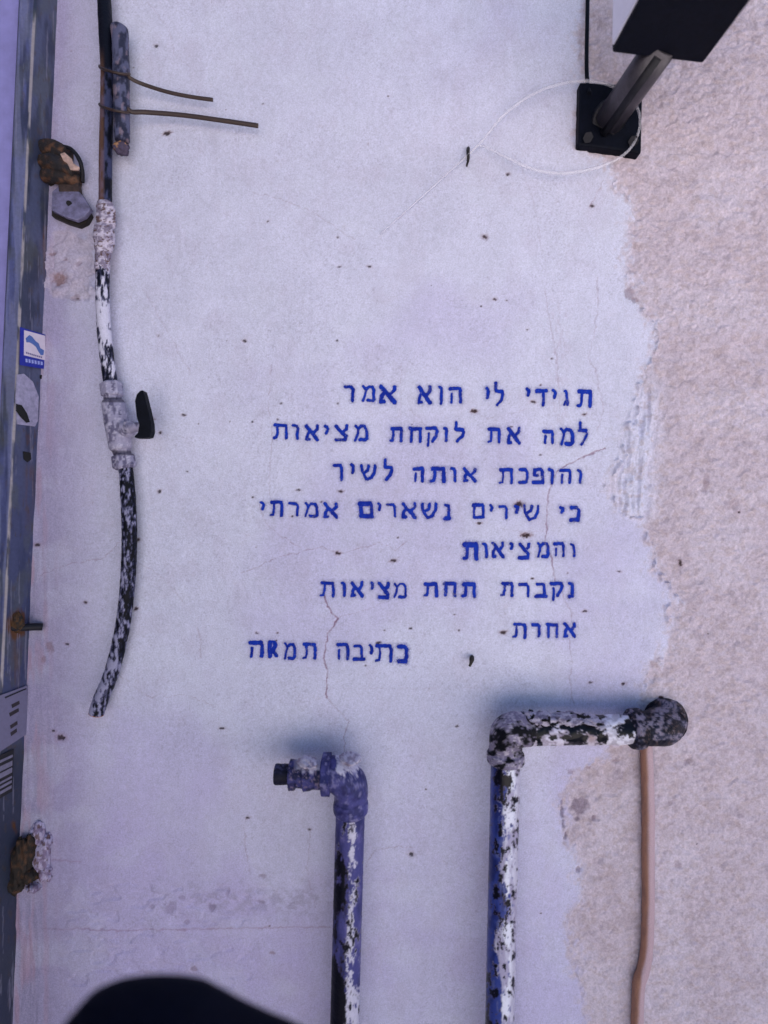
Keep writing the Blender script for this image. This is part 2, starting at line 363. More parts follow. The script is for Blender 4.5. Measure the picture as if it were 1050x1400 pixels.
def build_wall():
    fx = np.arange(-570, 571, 1.3); mx_ = np.arange(575, 900, 5); cx = np.arange(930, 4700, 110)
    xs = np.concatenate([-cx[::-1], -mx_[::-1], fx, mx_, cx])
    fy = np.arange(-745, 746, 1.3); my = np.arange(750, 1000, 5)
    zb = Z0 / S; zt = (WALL_TOP - Z0) / S
    ys = np.concatenate([-np.linspace(1010, zt, 6)[::-1], -my[::-1], fy, my, np.linspace(1010, zb, 10)])
    TX, TY = np.meshgrid(xs, ys); shp = TX.shape; tx, ty = TX.ravel(), TY.ravel()
    px, py = tilt(tx, ty)
    fade = sstep(1000, 850, np.abs(tx)) * sstep(1020, 900, np.abs(ty))
    h, r = wall_h(px, py); h = h * fade + .0012 * (1 - fade)
    crack = np.zeros_like(px); jit = (fbm(px / 7, py / 7, 51, 3) - .5) * 5
    jit2 = (fbm(px / 7, py / 7, 57, 3) - .5) * 5
    for ci, (pts, w, st) in enumerate(CRACKS):
        st = st * (1 if ci in (0, 2) else .78); w = w * (.95 if ci in (0, 2) else .85)
        d = pdist(px + jit, py + jit2, pts, 14)
        crack = np.maximum(crack, st * sstep(w * 1.25, w * .25, d) * (.55 + .45 * sstep(.35, .55, fbm(px / 9, py / 9, 53, 2))))
    h = h - crack * .0005
    speck = np.zeros_like(px); rust = np.zeros_like(px); halo = np.zeros_like(px)
    for sx, sy, rx, ry, ru in SPECKS:
        rx, ry = rx * .8, ry * .8
        m = np.nonzero((np.abs(px - sx) < 3 * rx + 4) & (np.abs(py - sy) < 3 * ry + 4))[0]
        if not len(m): continue
        xx, yy = px[m] - sx, py[m] - sy
        c, s_ = math.cos(sx * .7), math.sin(sx * .7) * .5
        q = np.hypot((xx + yy * s_) / rx, (yy - xx * s_ * .6) / ry) + (vnoise(px[m] / 2.2, py[m] / 2.2, 61) - .5) * .9
        k = sstep(1.15, .7, q)
        speck[m] = np.maximum(speck[m], k); rust[m] = np.maximum(rust[m], ru * sstep(1.6, .6, q)); halo[m] = np.maximum(halo[m], sstep(2.4, .9, q))
        h[m] -= k * min(rx, ry) * .00018
    soft = np.zeros_like(px); softb = np.zeros_like(px)
    for sx, sy, rx, ry, st, br in SOFT:
        m = np.nonzero((np.abs(px - sx) < 2 * rx + 4) & (np.abs(py - sy) < 2 * ry + 4))[0]
        xx, yy = px[m] - sx, py[m] - sy
        q = np.hypot(xx / rx, yy / ry) + (fbm(px[m] / 5, py[m] / 5, 63, 3) - .5) * 1.3
        k = sstep(1.15, .5, q) * st; soft[m] = np.maximum(soft[m], k); softb[m] = np.maximum(softb[m], k * br); h[m] -= k * .0011
    # pigments of the surface, with shade painted in at the left and below
    n_big = fbm(px / 210, py / 260, 71, 3); n_mid = fbm(px / 40, py / 60, 73, 4)
    streak = fbm(px / 3.2, py / 90, 75, 3); grit = vnoise(px / 1.9, py / 1.9, 77); sw = fbm(px / 160, py / 160, 78, 2) * 6.28; trow = fbm((px * np.cos(sw) + py * np.sin(sw)) / 70, (py * np.cos(sw) - px * np.sin(sw)) / 9, 79, 3)
    smooth_c = np.empty((len(px), 3)); smooth_c[:] = C_SMOOTH
    pink_shade = sstep(190, 50, px) * .95 + .45 * sstep(.52, .75, n_big) + .75 * sstep(850, 1350, py) * (.6 + .4 * sstep(.35, .7, n_mid))  # violet cast; its left and lower terms also paint in shade
    smooth_c = mix(smooth_c, C_PINK_SHADE, np.clip(pink_shade, 0, 1))
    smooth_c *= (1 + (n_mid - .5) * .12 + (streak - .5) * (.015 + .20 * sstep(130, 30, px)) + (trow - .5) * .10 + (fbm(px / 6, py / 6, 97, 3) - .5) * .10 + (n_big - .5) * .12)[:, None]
    smooth_c *= (1 - .30 * sstep(170, 40, px))[:, None]  # painted shade, deepening towards the door frame
    smooth_c = mix(smooth_c, C_DIRT, .42 * sstep(.66, .92, grit * .75 + .25 * fbm(px / 50, py / 50, 79, 3)))
    smooth_c = mix(smooth_c, C_STAIN, .16 * sstep(.56, .76, fbm(px / 30, py / 34, 98, 5)))
    smooth_c = mix(smooth_c, (.66, .68, .80), .16 * sstep(.52, .76, fbm(px / 60, py / 45, 99, 5)))
    rn = fbm(px / 10 + py / 40, py / 7.5, 81, 4); rb = fbm(px / 70, py / 70, 83, 3)
    rough_c = np.empty((len(px), 3)); rough_c[:] = C_ROUGH
    rough_c = mix(rough_c, C_ROUGH_D, sstep(.50, .64, rn) * .8)
    rough_c = mix(rough_c, C_ROUGH_L, sstep(.42, .68, rb) * .55)
    rough_c = mix(rough_c, C_SMOOTH, np.clip(ridge_zone(px, py) * 1.1, 0, .9))
    rough_c = mix(rough_c, (.45, .36, .375), .45 * sstep(.54, .70, fbm(px / 7, py / 6, 86, 4)))
    rough_c *= (1 + (fbm(px / 4, py / 4, 85, 2) - .5) * .25)[:, None]
    rs = sstep(.12, .88, np.clip(sstep(-26, 26, px - np.interp(py, ey, ex) - (fbm(px / 26, py / 26, 3, 4) - .5) * 34 - (vnoise(px / 5, py / 5, 8) - .5) * 7) + (fbm(px / 5, py / 6, 95, 3) - .5) * .8, 0, 1))
    rs = np.maximum(rs, np.where(px < 250, r * .6, 0))
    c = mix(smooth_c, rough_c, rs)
    # trodden-in dirt: scuffed band near the ledge, stains round the old plug
    band = np.exp(-((py - 1228) / 26) ** 2) * sstep(100, 300, px) * sstep(480, 440, px)
    c = mix(c, C_DIRT, band * .55 * sstep(.45, .7, fbm(px / 10, py / 8, 87, 4)))
    edge = np.exp(-((px - 786 + (py - 1150) * .1) / 4) ** 2) * sstep(1085, 1100, py) * sstep(1180, 1150, py) * 0
    stain = sstep(.62, .8, fbm(px / 26, py / 40, 89, 4))
    c = mix(c, C_STAIN, stain * .12)
    drips = np.exp(-((px - 762) / 14) ** 2) * sstep(380, 440, py) * sstep(640, 560, py)
    c = mix(c, C_STAIN, drips * .45 * sstep(.45, .7, fbm(px / 3, py / 8, 91, 3)))
    c = mix(c, C_STAIN, np.exp(-(((px - 382) / 10) ** 2 + ((py - 62) / 26) ** 2)) * .3 * sstep(.4, .6, n_mid))
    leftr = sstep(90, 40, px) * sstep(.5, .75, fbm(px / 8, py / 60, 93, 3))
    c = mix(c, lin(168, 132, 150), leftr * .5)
    c = mix(c, lin(100, 88, 112), soft * .75); c = mix(c, lin(150, 100, 66), softb * .55)
    c = mix(c, C_CRACK, np.clip(crack, 0, 1))
    c = mix(c, lin(140, 105, 120), halo * .22)
    c = mix(c, lin(120, 62, 30), rust * .75)
    c = mix(c, lin(22, 12, 16), speck * .84)
    X = tx * S; Z = Z0 - ty * S
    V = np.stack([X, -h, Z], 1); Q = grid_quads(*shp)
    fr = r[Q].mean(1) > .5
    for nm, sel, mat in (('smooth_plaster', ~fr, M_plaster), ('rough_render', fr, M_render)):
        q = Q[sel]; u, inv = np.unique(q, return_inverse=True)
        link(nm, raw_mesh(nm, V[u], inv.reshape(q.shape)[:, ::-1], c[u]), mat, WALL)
    x0, x1 = xs[0] * S, xs[-1] * S
    b = [(x0, .004, 0), (x1, .004, 0), (x1, .004, WALL_TOP), (x0, .004, WALL_TOP)]
    slab('masonry', b, (0, .22, 0), flat_mat('bare_masonry', (.4, .36, .34), .95), WALL)
C_SMOOTH = (.61, .605, .765); C_PINK_SHADE = (.47, .42, .645); C_DIRT = (.34, .31, .44); C_STAIN = (.46, .40, .52)
C_ROUGH = (.53, .45, .53); C_ROUGH_D = (.445, .37, .43); C_ROUGH_L = (.58, .515, .615); C_CRACK = lin(120, 70, 95)
WALL = thing('plaster_wall', (0, 0, 0), 'worn lavender plaster wall with blue stencilled Hebrew lines and a rough bare right side', 'wall')
build_wall()

sw = slab('shade_wall', [(-.45, -.72, 0), (-.45, -.72, WALL_TOP), (-.62, -.72, WALL_TOP), (-.62, -.72, 0)], (0, .67, 0), flat_mat('dark_shade_wall', (.09, .085, .12), .9))  # unseen wall, added to darken the left side and skew the light
tag(sw, None, kind='structure')

# ------------------------------------------------------------------ stencilled lettering
T_, M_, N_ = 5.0, 4.3, 3.3
GL = {
 'ת': [([(.10, .08), (.55, .07), (.85, .09), (.95, .22), (.95, 1)], M_), ([(.12, .06), (.9, .08)], T_), ([(.28, .1), (.28, .6), (.22, .93), (.02, .97)], N_)],
 'ג': [([(.2, .02), (.55, .06), (.78, .26), (.84, .7), (.92, 1)], M_), ([(.80, .70), (.35, .80), (.06, 1)], N_)],
 'י': [([(.1, .05), (.7, .22), (.85, .45), (.72, .7), (.42, 1)], M_)],
 'ד': [([(0, .08), (1, .08)], T_), ([(.74, .1), (.70, 1)], M_)],
 'ל': [([(.14, 0), (.10, .34)], M_), ([(.10, .36), (.82, .38)], T_), ([(.84, .38), (.92, .52), (.75, .75), (.25, 1)], M_)],
 'ה': [([(0, .07), (.85, .07)], T_), ([(.85, .08), (.96, .22), (.94, 1)], M_), ([(.15, .43), (.11, 1)], N_)],
 'ו': [([(.02, .04), (.6, .10), (.85, .30), (.78, 1)], M_)],
 'א': [([(.06, .02), (.96, 1)], T_), ([(.95, 0), (.95, .22), (.64, .52)], M_), ([(.30, .34), (.10, .62), (.06, 1), (.26, .97)], M_)],
 'מ': [([(.06, .02), (.30, .26), (.20, .6), (.06, 1)], N_), ([(.26, .24), (.52, .05), (.80, .08), (.96, .30), (.96, .85)], M_), ([(.96, .9), (.86, 1), (.46, .98)], T_)],
 'ר': [([(0, .08), (.72, .08)], T_), ([(.70, .08), (.94, .24), (.92, 1)], M_)],
 'ק': [([(0, .05), (.85, .05)], T_), ([(.85, .05), (.97, .20), (.85, .48), (.55, .76)], M_), ([(.18, .34), (.14, 1)], N_)],
 'ח': [([(0, .06), (.95, .08)], T_), ([(.95, .08), (.95, 1)], M_), ([(.16, .1), (.10, 1)], M_)],
 'צ': [([(.06, .02), (.5, .38), (.92, .74), (.86, .96)], M_), ([(.86, .97), (.04, .98)], T_), ([(.96, 0), (.93, .22), (.62, .42)], M_)],
 'פ': [([(.12, .08), (.72, .06), (.95, .22), (.95, .95)], M_), ([(.95, .97), (.02, .98)], T_), ([(.12, .08), (.10, .44), (.46, .48)], M_)],
 'כ': [([(.04, .05), (.66, .05)], T_), ([(.66, .05), (.95, .24), (.94, .74), (.78, .96)], M_), ([(.82, .97), (.02, .98)], T_)],
 'ש': [([(.03, .02), (.08, .48), (.40, 1)], M_), ([(.52, .04), (.48, .36), (.16, .54)], M_), ([(.98, .02), (.95, .45), (.75, .84), (.40, 1)], M_)],
 'ב': [([(.10, .06), (.70, .06), (.86, .22), (.84, .92)], M_), ([(0, .97), (1, .95)], T_)],
 'ם': [([(.02, .06), (.85, .06)], T_), ([(.85, .06), (.96, .18), (.94, .95)], M_), ([(.94, .97), (.14, .97)], T_), ([(.14, .96), (.12, .08)], M_)],
 'נ': [([(.12, .02), (.85, .08), (.92, .28), (.90, .92)], M_), ([(.92, .97), (.02, .98)], T_)],
 'R': [([(.12, .04), (.12, 1)], 6.5), ([(.12, .04), (.70, .06), (.86, .26), (.62, .50), (.2, .56)], 5.2), ([(.42, .55), (.96, 1)], 5.6)],
}
LINES = [
 [[('ת',786.7,809,532.6,558,1.25),('ג',768,777.6,532.6,556.7),('י',753,761,532,546.5),('ד',730.5,748,531.7,556.4),('י',717.6,724.8,530,543)],
  [('ל',674,690,522.6,556),('י',662,669,529,546)], [('ה',613,632,528.6,553),('ו',598,606,527,553.6),('א',569.8,590.7,528,553.6)],
  [('א',517.4,542.4,527.4,552.4,1.3),('מ',493.6,513.8,526,551),('ר',470.5,485.7,525.7,550.7)]],
 [[('ל',788.3,804.3,576,610),('מ',763.3,784.3,585,609.5,1.15),('ה',740.7,757.4,587,608)], [('א',691.4,712,584,608),('ת',664.5,684.8,584,606.7)],
  [('ל',619.3,636.4,576,605.5),('ו',605,612.9,583,605.5),('ק',581,600,582.6,612),('ח',558.6,577.6,583,606.4),('ת',531,551.4,583,606)],
  [('מ',483,504,579.8,604,1.1),('צ',456.7,477,580.5,604.5,1.1),('י',442,451,580.5,594.8),('א',416.7,437,580.5,603.6),('ו',399,410.7,579,602),('ת',372.9,395,578.6,601.7)]],
 [[('ו',787,795.5,640,662,.8),('ה',763.3,781,640,662),('ו',747.9,757.4,639,662.6),('פ',726.4,743.8,639,662.6,1.1),('כ',707.4,722.9,639,662),('ת',680,702,639,662.6)],
  [('א',631.7,652,639,660),('ו',614.5,624.8,638,659.5),('ת',587,609.8,637.6,661,1.35),('ה',563.8,580.5,637.6,660)],
  [('ל',522.9,538.8,626.7,658),('ש',491.7,515.7,634.5,658),('י',478,486.4,633,648),('ר',455,470.5,633,658)]],
 [[('כ',777,793,691,713.6,1.2),('י',763,771.7,691,702)], [('ש',712.9,737.6,689,713,.95),('י',701.4,709.8,689.5,703),('ר',680.5,694.3,689.5,710,.75),('י',667.6,674.8,688.6,699.8,.9),('ם',643.8,663.3,687,710,.85)],
  [('נ',605.7,616,688,711),('ש',574.5,598.5,686.6,710,1.1),('א',548,569.8,686.6,709.5),('ר',528,543,686.6,708,.85),('י',515.6,522.5,685.7,699),('ם',489.7,511,685.7,708,1.3)],
  [('א',441.3,462.6,686.6,708.7),('מ',415,436.4,685.7,708,.9),('ר',395,410,685,706,.75),('ת',368,388.8,683,707),('י',355.4,363.7,684,698.5)]],
 [[('ו',778,786.4,740.7,762.4,.9),('ה',755,772.4,739.8,761.7,.9),('מ',731.7,751,739.8,763),('צ',707,724.8,741.4,764.5),('י',695.5,702.6,740.7,752),('א',670.5,690,740,763),('ו',658,667.4,740.7,763),('ת',631,653.8,741,765.7,1.6)]],
 [[('נ',774.5,784.3,794.3,817.6),('ק',751,769.8,794,821),('ב',730,747.4,795,817.6),('ר',708,724,795,816.4,.85),('ת',682.4,702,794,816)],
  [('ת',629.5,651,795,817,1.2),('ח',605,624.5,793.8,815.7),('ת',577.8,599.3,794.9,816.4,1.15)],
  [('מ',536.6,557,794.9,818,.8),('צ',516,533,795,819,1.15),('י',505.4,511.8,794,806),('א',478.6,498,794,816.4),('ו',466,474,793.5,816),('ת',436.4,459,793.5,816.4)]],
 [[('א',768,787,849.8,871,.9),('ח',745,763.3,849.8,872.4,.9),('ר',725,738.8,849.8,871),('ת',698.6,719.8,849.8,873)]],
 [[('כ',542.7,558.7,880,906,1.2),('ת',511,537.7,878.6,905,1.1),('י',504,511,879,894.3),('ב',482,499,878.6,903),('ה',459.8,478.3,877,901.5)],
  [('ת',412.3,434.4,876.6,901.5,1.1),('מ',387,406,876.6,901.5),('R',366,381,874.4,898,1.05),('ה',340.5,361.8,874.4,899,1.2)]],
]
def ink_mat():
    m = bpy.data.materials.new('blue_stencil_paint'); m.use_nodes = True; nt = m.node_tree; b = nt.nodes['Principled BSDF']
    b.inputs['Roughness'].default_value = .75; b.inputs['Specular IOR Level'].default_value = .2
    tc = nt.nodes.new('ShaderNodeTexCoord')
    def noise(s, d):
        n = nt.nodes.new('ShaderNodeTexNoise'); n.inputs['Scale'].default_value = s; n.inputs['Detail'].default_value = d
        nt.links.new(tc.outputs['Object'], n.inputs['Vector']); return n.outputs['Fac']
    def math_(op, a, c=None):
        n = nt.nodes.new('ShaderNodeMath'); n.operation = op
        for i, q in enumerate((a, c)):
            if q is None: continue
            if isinstance(q, (int, float)): n.inputs[i].default_value = q
            else: nt.links.new(q, n.inputs[i])
        return n.outputs[0]
    def att(n_):
        n = nt.nodes.new('ShaderNodeAttribute'); n.attribute_name = n_; return n.outputs['Fac']
    def rng_(v, a, c, x, y):
        n = nt.nodes.new('ShaderNodeMapRange'); n.interpolation_type = 'SMOOTHSTEP'
        for i, q in zip(('From Min', 'From Max', 'To Min', 'To Max'), (a, c, x, y)): n.inputs[i].default_value = q
        nt.links.new(v, n.inputs['Value']); return n.outputs[0]
    sd = math_('ADD', att('edge'), math_('MULTIPLY', math_('SUBTRACT', noise(800, 3), .5), 2.0))
    core = rng_(sd, -.9, .9, 1, 0)
    worn = rng_(noise(1500, 3), .30, .42, .55, 1)
    mistn = rng_(noise(1800, 2), .42, .62, 0, 1)
    mist = math_('MULTIPLY', math_('MULTIPLY', rng_(att('edge'), -1, 5.5, 1, 0), mistn), att('spray'))
    thin = rng_(noise(260, 4), .30, .55, .80, 1.25)
    al = math_('MAXIMUM', math_('MINIMUM', math_('MULTIPLY', math_('MULTIPLY', core, worn), math_('MULTIPLY', att('dens'), thin)), .98), mist)
    cr = nt.nodes.new('ShaderNodeMixRGB'); cr.inputs[1].default_value = (.002, .018, .29, 1); cr.inputs[2].default_value = (.004, .034, .40, 1)
    nt.links.new(rng_(noise(120, 3), .35, .65, 0, 1), cr.inputs[0]); nt.links.new(cr.outputs[0], b.inputs['Base Color'])
    tr = nt.nodes.new('ShaderNodeBsdfTransparent'); mx = nt.nodes.new('ShaderNodeMixShader')
    nt.links.new(al, mx.inputs[0]); nt.links.new(tr.outputs[0], mx.inputs[1]); nt.links.new(b.outputs[0], mx.inputs[2])
    nt.links.new(mx.outputs[0], nt.nodes['Material Output'].inputs['Surface'])
    return m
M_ink = ink_mat()
def build_word(letters, parent):
    x0 = min(l[1] for l in letters) - 8; x1 = max(l[2] for l in letters) + 8
    y0 = min(l[3] for l in letters) - 8; y1 = max(l[4] for l in letters) + 8
    st = .8; xs = np.arange(x0, x1, st); ys = np.arange(y0, y1, st)
    GX, GY = np.meshgrid(xs, ys); shp = GX.shape; x, y = GX.ravel(), GY.ravel()
    sd = np.full(x.shape, 99.0); spray = np.zeros(x.shape); dens = np.ones(x.shape)
    wx = x + (fbm(x / 9, y / 9, 5, 2) - .5) * 1.8; wy = y + (fbm(x / 9, y / 9, 6, 2) - .5) * 1.8
    for L in letters:
        ch, ax, bx, ay, by = L[:5]; wt = 1 + (L[5] - 1) * .75 if len(L) > 5 else 1.0
        ins = 2.2
        best = np.full(x.shape, 99.0)
        for pts, w in GL[ch]:
            q = [(ax + ins + u * (bx - ax - 2 * ins), ay + ins + v * (by - ay - 2 * ins)) for u, v in pts]
            best = np.minimum(best, pdist(wx, wy, q) - w * wt * random.uniform(.92, 1.08) * .5)
        near = best < 7; sp = random.uniform(.22, .5) * (1 if wt < 1.08 else 1.5)
        spray[near] = np.maximum(spray[near], sp); dens[near] = random.uniform(.86, 1.0) if wt < 1.08 else 1.0; sd = np.minimum(sd, best)
    h, _ = wall_h(x, y)
    tx, ty = untilt(x, y)
    V = np.stack([tx * S, -(h + .00022), Z0 - ty * S], 1)
    Q = grid_quads(*shp); Q = Q[(sd[Q].min(1) < 6)]
    u, inv = np.unique(Q, return_inverse=True)
    link('stencilled_word', raw_mesh('stencilled_word', V[u], inv.reshape(Q.shape)[:, ::-1], None, True, {'edge': sd[u], 'spray': spray[u], 'dens': dens[u]}), M_ink, parent)
for ln in LINES:
    e = bpy.data.objects.new('text_line', None); COL.objects.link(e); e.empty_display_size = .01
    e.parent = WALL
    bpy.context.view_layer.update()
    for wd in ln: build_word(wd, e)

# ------------------------------------------------------------------ nails in the wall
def nail(pts, r, label):
    w, rr = ppath([(x, y, d, r * k) for x, y, d, k in pts], 6)
    o = tube('nail', w, rr, M_nail, None, 14, lump=.0002, lump_px=2)
    tag(o, label, 'nail')
nail([(640, 201, -.002, .9), (640, 207, .006, 1.0), (640, 218, .008, .8), (638, 227, .009, .55)], 2.4, 'bent dark nail in the plaster above the text, left of the box fixture')
nail([(645, 897, -.002, 1), (645, 901, .007, 1.3), (644, 906, .009, .9), (642, 911, .009, .6)], 2.6, 'short dark nail stub just under the stencilled text near the right pipe')

def layer(c, x, thr, col, rim, w=.035, soft=.02):
    """a coat of colour where x passes thr, with a rim of the coat below showing along its broken edge"""
    c = mix(c, rim, sstep(thr - w - soft, thr - w + soft, x) * .8)
    return mix(c, col, sstep(thr - soft, thr + soft, x))
# ------------------------------------------------------------------ left standing pipe with a plugged elbow
IND = lin(74, 73, 132); IND2 = lin(52, 53, 102); WHT = lin(196, 192, 214); BLK = lin(7, 8, 24); BRN = lin(60, 34, 26)
def paint_left(u, v, a, s):
    n = fbm(u / 8, v / 22, 101, 5, .6); n2 = fbm(u / 3.5, v / 5, 103, 4, .6); n3 = fbm(u / 12, v / 40, 105, 3)
    c = mix(np.tile(IND, (len(u), 1)), IND2, sstep(.35, .65, n3))
    c = mix(c, lin(108, 102, 158), sstep(.55, .75, fbm(u / 6, v / 14, 106, 4)) * .6)
    cx = 478 - (v - 1110) * .033
    side = (u - cx) / 20
    w = np.exp(-((side - .28) / .30) ** 2) * (sstep(1112, 1140, v) * .16 + .14 * np.exp(-((v - 1165) / 26) ** 2) + .04 * np.exp(-((v - 1290) / 40) ** 2)) + sstep(.0, .9, side) * sstep(1290, 1390, v) * .22
    c = layer(c, n * .68 + n2 * .32 + w, .625, WHT, lin(128, 124, 166), .03, .025)
    k = np.exp(-(((side + .5) / .6) ** 2 + ((v - 1222) / 28) ** 2)) * .36 + .12 * sstep(1170, 1300, v) * sstep(.6, -.4, side) + .22 * sstep(1300, 1360, v) * sstep(.4, -.6, side) + np.exp(-(((side + .5) / .4) ** 2 + ((v - 1186) / 14) ** 2)) * .2
    return layer(c, n * .68 + n2 * .32 + k, .655, BLK, lin(52, 44, 58), .04, .02)
LP = thing('standing_pipe', P(478, 1400, .028), 'indigo painted standing pipe with a plugged elbow pointing left', 'pipe')
w, r = rows([(479.5, 1100, .028, 19.8), (477.6, 1160, .028, 19.8), (470.5, 1420, .028, 19.6)], 1.2)
w, r = down_to_ground(w, r); w[:, 1] = -.028
tube('vertical_pipe', w, r, M_paint, LP, 96, paint_left, lump=.0002, lump_px=5, seed=3)
def paint_elbow(u, v, a, s):
    n = fbm(u / 8, v / 8, 111, 4); n2 = fbm(u / 3, v / 3, 113, 3)
    c = mix(np.tile(IND, (len(u), 1)), IND2, sstep(.4, .65, n))
    c = mix(c, lin(48, 50, 92), np.exp(-(((u - 486) / 20) ** 2 + ((v - 1076) / 14) ** 2)) * sstep(.35, .6, n2))
    c = mix(c, lin(40, 38, 84), sstep(.5, .7, fbm(u / 9, v / 7, 117, 5, .6)) * .6)
    top = sstep(1072, 1050, v + (n - .5) * 30 + .9 * np.maximum(u - 484, 0)) * sstep(456, 464, u + (n - .5) * 10)
    c = layer(c, top * .75 + (n2 - .5) * .5, .42, WHT, lin(128, 122, 158), .12, .05)
    return mix(c, lin(128, 124, 168), sstep(.56, .74, fbm(u / 6, v / 6, 115, 5, .6)) * .7)
pts = [(479.6, 1112, .028, 21), (479.6, 1108, .028, 23.5), (479.7, 1101, .028, 24), (479.7, 1096, .028, 23.4), (479.7, 1092, .028, 22.6), (480, 1082, .029, 23.2),
       (476, 1069, .030, 24.5), (466, 1060, .030, 24.8), (457, 1058, .030, 23.5), (451, 1058, .030, 22.5)]
w, r = ppath(pts, 8); tube('elbow', w, r, M_paint, LP, 96, paint_elbow, lump=.00025, lump_px=9, seed=7)
w, r = rows([(452.5, 1058, .030, 24), (452, 1058, .030, 26.5), (440.5, 1058, .030, 26), (439.5, 1058, .030, 23)], .8)
tube('collar', w, r, M_paint, LP, 96, paint_elbow, lump=.0003, lump_px=8, seed=9, hexa=1)
def paint_fit(u, v, a, s):
    n = fbm(u / 6, v / 6, 121, 4); n2 = fbm(u / 2.6, v / 2.6, 123, 3)
    c = mix(np.tile(lin(60, 59, 112), (len(u), 1)), lin(34, 35, 66), sstep(.4, .65, n))
    c = mix(c, lin(120, 106, 130), sstep(.58, .72, n2) * .7)
    return mix(c, lin(178, 172, 194), sstep(1058, 1049, v + (n - .5) * 18) * sstep(400, 408, u))
w, r = rows([(441, 1058, .030, 18.5), (437, 1058.5, .030, 19), (428, 1059, .030, 18.5), (425, 1059, .030, 20), (416, 1059, .030, 20.5), (414, 1059, .030, 16.5), (405, 1059, .030, 16.5), (404, 1059, .030, 19.5), (396.5, 1059, .030, 19.5), (395.5, 1059, .030, 17)], .7)
tube('plug_fitting', w, r, M_paint, LP, 96, paint_fit, lump=.0006, lump_px=6, seed=12)
w, r = rows([(397, 1058.5, .030, 12.8), (377, 1058.5, .030, 13.3), (376, 1058.5, .030, 12.6)], 1)
tube('threaded_stub', w, r, M_paint, LP, 64, lambda u, v, a, s: mix(np.tile(lin(22, 22, 40), (len(u), 1)), lin(58, 58, 92), sstep(.5, .7, fbm(u / 3, v / 3, 131, 3)) * sstep(1062, 1048, v)), lump=.0003, lump_px=4)
def mort_c(u, v):
    n = fbm(u / 4, v / 4, 141, 4); return mix(np.tile(lin(190, 182, 202), (len(u), 1)), lin(140, 128, 150), sstep(.45, .7, n))
c = P(478, 1037, .034); blob('mortar_splash', c, (.0085, .009, .0035), M_tar, LP, .35, 2.4, 5, 30, mort_c)
c = P(421, 1042, .034); blob('mortar_splash', c, (.0085, .008, .0035), M_tar, LP, .4, 2.6, 6, 30, mort_c)

# ------------------------------------------------------------------ right pipe: riser, elbow, horizontal run, elbow into the wall
BLU = lin(52, 66, 140); BLU2 = lin(34, 44, 104); WH2 = lin(222, 222, 240)
def paint_right(u, v, a, s):
    n = fbm(u / 6, v / 12, 151, 5, .6); n2 = fbm(u / 3, v / 4, 153, 4, .6); n3 = fbm(u / 10, v / 34, 155, 4)
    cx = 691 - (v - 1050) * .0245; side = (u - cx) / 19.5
    c = mix(np.tile(BLU, (len(u), 1)), BLU2, sstep(.4, .65, n3))
    c = mix(c, lin(92, 100, 150), sstep(.56, .76, fbm(u / 5, v / 16, 158, 4)) * .7)
    w = sstep(-.5, .3, side + (n3 - .5) * 1.2 - .55 * np.exp(-((v - 1236) / 24) ** 2) + .15 * np.exp(-((v - 1310) / 30) ** 2))
    wh = mix(np.tile(WH2, (len(u), 1)), lin(164, 158, 188), sstep(.42, .66, fbm(u / 7, v / 26, 159, 4)))
    x = w * .30 + n * .6 + n2 * .25
    c = mix(c, lin(122, 124, 172), sstep(.50, .55, x)); c = mix(c, wh, sstep(.565, .605, x))
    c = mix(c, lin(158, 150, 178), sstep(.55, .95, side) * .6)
    k = .20 * np.exp(-(((side + .1) / .5) ** 2 + ((v - 1064) / 22) ** 2)) + .05 * sstep(1250, 1100, v) + .13 * np.exp(-(((side + .1) / .6) ** 2 + ((v - 1232) / 40) ** 2)) + .17 * sstep(1320, 1380, v) * sstep(.4, -.3, side) + .02
    return layer(c, n2 * .3 + n * .7 + k, .66, lin(7, 8, 24), lin(84, 74, 96), .03, .02)
RP = thing('wall_pipe', P(690, 1400, .030), 'blue and white flaking pipe that bends right at its top and enters the wall', 'pipe')
w, r = rows([(691.2, 1034, .030, 19.6), (690, 1090, .030, 19.6), (682.5, 1420, .030, 19.4)], 1.2)
w, r = down_to_ground(w, r); w[:, 1] = -.030
tube('vertical_pipe', w, r, M_gloss, RP, 96, paint_right, lump=.0002, lump_px=5, seed=23)
def tarry(u, v):
    n = fbm(u / 9, v / 7, 161, 4); n2 = fbm(u / 3.2, v / 3, 163, 4)
    c = mix(np.tile(lin(122, 114, 140), (len(u), 1)), lin(176, 168, 186), sstep(.45, .65, n2))
    n = fbm(u / 12, v / 10, 161, 5, .6)
    k = sstep(.47, .60, n * .75 + n2 * .25 + .15 * np.exp(-(((u - 690) / 18) ** 2 + ((v - 1012) / 18) ** 2)) - .10 * sstep(990, 975, v))
    return mix(c, lin(7, 8, 18), k)
pts = [(691.2, 1043, .030, 20.5), (691.2, 1041, .030, 24), (691.2, 1036, .030, 24.8), (691.2, 1030, .030, 24.4), (691.2, 1027, .030, 22), (691, 1020, .030, 21.8), (691.4, 1012, .031, 22.5), (695, 1003, .032, 24), (704, 998, .032, 24), (714, 997, .032, 22.8), (724, 997, .031, 21)]
w, r = ppath(pts, 8); tube('elbow', w, r, M_tar, RP, 96, lambda u, v, a, s: tarry(u, v), lump=.0009, lump_px=11, seed=27)
